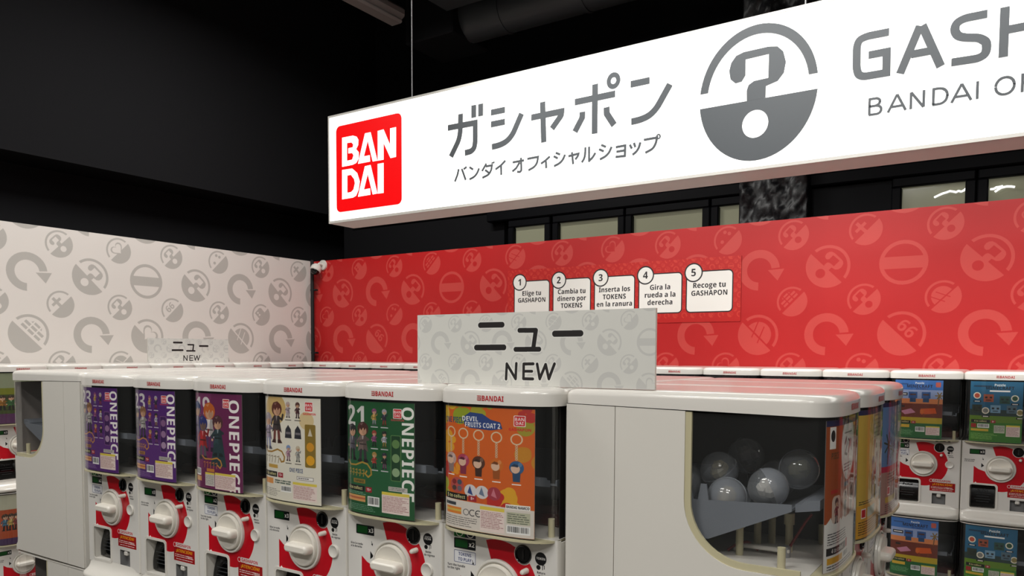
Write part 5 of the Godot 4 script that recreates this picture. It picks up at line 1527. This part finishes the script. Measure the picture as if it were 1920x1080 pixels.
	ramp.colors = PackedColorArray([Color(0.045, 0.045, 0.055), Color(0.09, 0.09, 0.1), Color(0.2, 0.2, 0.22), Color(0.55, 0.55, 0.57)])
	tex.width = 512; tex.height = 512; tex.noise = n2; tex.color_ramp = ramp; tex.seamless = true
	var stone := mat("stone", Color.WHITE, 0.45)
	stone.albedo_texture = tex; stone.uv1_triplanar = true; stone.uv1_scale = Vector3(7.5, 5.0, 7.5)
	var rows := []
	for i in 150:
		var y := 0.3 + i * 0.0285
		var r := PackedVector3Array()
		for p in [[-0.19, -0.35], [-0.19, -0.2], [-0.19, 0.0]]: r.append(Vector3(p[0], y, p[1]))
		for j in 19:
			var x := -0.18 + j * 0.02
			r.append(Vector3(x, y, 0.012 + 0.05 * nz.get_noise_2d(x, y) + 0.025 * nz.get_noise_2d(x * 3.0 + 7, y * 3.0)))
		for p in [[0.19, 0.0], [0.19, -0.2], [0.19, -0.35]]: r.append(Vector3(p[0], y, p[1]))
		rows.append(r)
	t = thing("stone_pillar", "square pillar of rough dark glittering stone behind the red wall", "pillar", Vector3(-1.235, 0, -4.5))
	part(t, "shaft", MB.new().grid(rows, false, Vector3(0, 2, -0.3)).mesh(), stone)
	part(t, "foot", MB.new().box(Vector3(0, 0.15, -0.17), Vector3(0.42, 0.3, 0.4), 0.01).mesh(), M.frame_black)
	# under the ceiling: duct, strip light, cable tray, cables
	var dk := mat("duct_grey", Color(0.24, 0.25, 0.26), 0.5, 0.2)
	t = thing("air_duct", "round dark air duct running under the black ceiling", "duct", Vector3(-3.3, CH + 2.3, -4.42))
	part(t, "pipe", MB.new().tube([Vector3(0, 0, 0), Vector3(5.6, 0, 0)], 0.15, 28).mesh(), dk)
	for i in 9: part(t, "joint_ring", MB.new().tube([Vector3(0.3 + i * 0.6, 0, 0), Vector3(0.325 + i * 0.6, 0, 0)], 0.156, 28).mesh(), dk)
	part(t, "end_box", MB.new().box(Vector3(-0.2, 0.06, 0), Vector3(0.42, 0.42, 0.42), 0.01).mesh(), M.wall_black)
	for x in [0.9, 2.7, 4.5]: part(t, "hanger", MB.new().tube([Vector3(x, 0.15, 0), Vector3(x, 4.6 - CH - 2.3, 0)], 0.006, 6).mesh(), dk)
	t = thing("strip_light", "unlit grey strip light fitting hung below the black ceiling", "lamp", Vector3(-3.57, CH + 2.2, -3.55))
	part(t, "housing", MB.new().box(Vector3(0, 0.04, 0), Vector3(0.135, 0.08, 0.9), 0.025).mesh(), mat("fitting_grey", Color(0.5, 0.47, 0.46), 0.6))
	part(t, "cover", MB.new().box(Vector3(0, -0.012, 0), Vector3(0.1, 0.03, 0.86), 0.012).mesh(), M.fitting_grey)
	part(t, "hanger", MB.new().tube([Vector3(0, 0.08, 0), Vector3(0, 4.6 - CH - 2.2, 0)], 0.006, 6).mesh(), dk)
	t = thing("cable_tray", "dark cable tray with a green edge above the air duct", "cable tray", Vector3(-3.25, CH + 2.24, -3.95))
	part(t, "tray", MB.new().box(Vector3(2.0, 0, 0), Vector3(4.0, 0.012, 0.3)).mesh(), dk)
	part(t, "edge", MB.new().box(Vector3(2.0, 0.0, 0.16), Vector3(4.0, 0.07, 0.012)).mesh(), mat("green_edge", Color(0.14, 0.42, 0.18), 0.5))
	for i in 4: part(t, "cable", MB.new().tube([Vector3(0.12, 0.02 + i * 0.02, 0.22), Vector3(0.6, 0.0 + i * 0.03, 0.25), Vector3(1.6, 0.03 + i * 0.02, 0.2 + i * 0.03), Vector3(3.6, 0.02, 0.2 + i * 0.02)], 0.008, 6).mesh(), [dk, M.sign_shell, dk, M.wire][i])
	for x in [0.4, 2.0, 3.6]: part(t, "hanger", MB.new().tube([Vector3(x, 0, 0), Vector3(x, 4.6 - CH - 2.24, 0)], 0.006, 6).mesh(), dk)
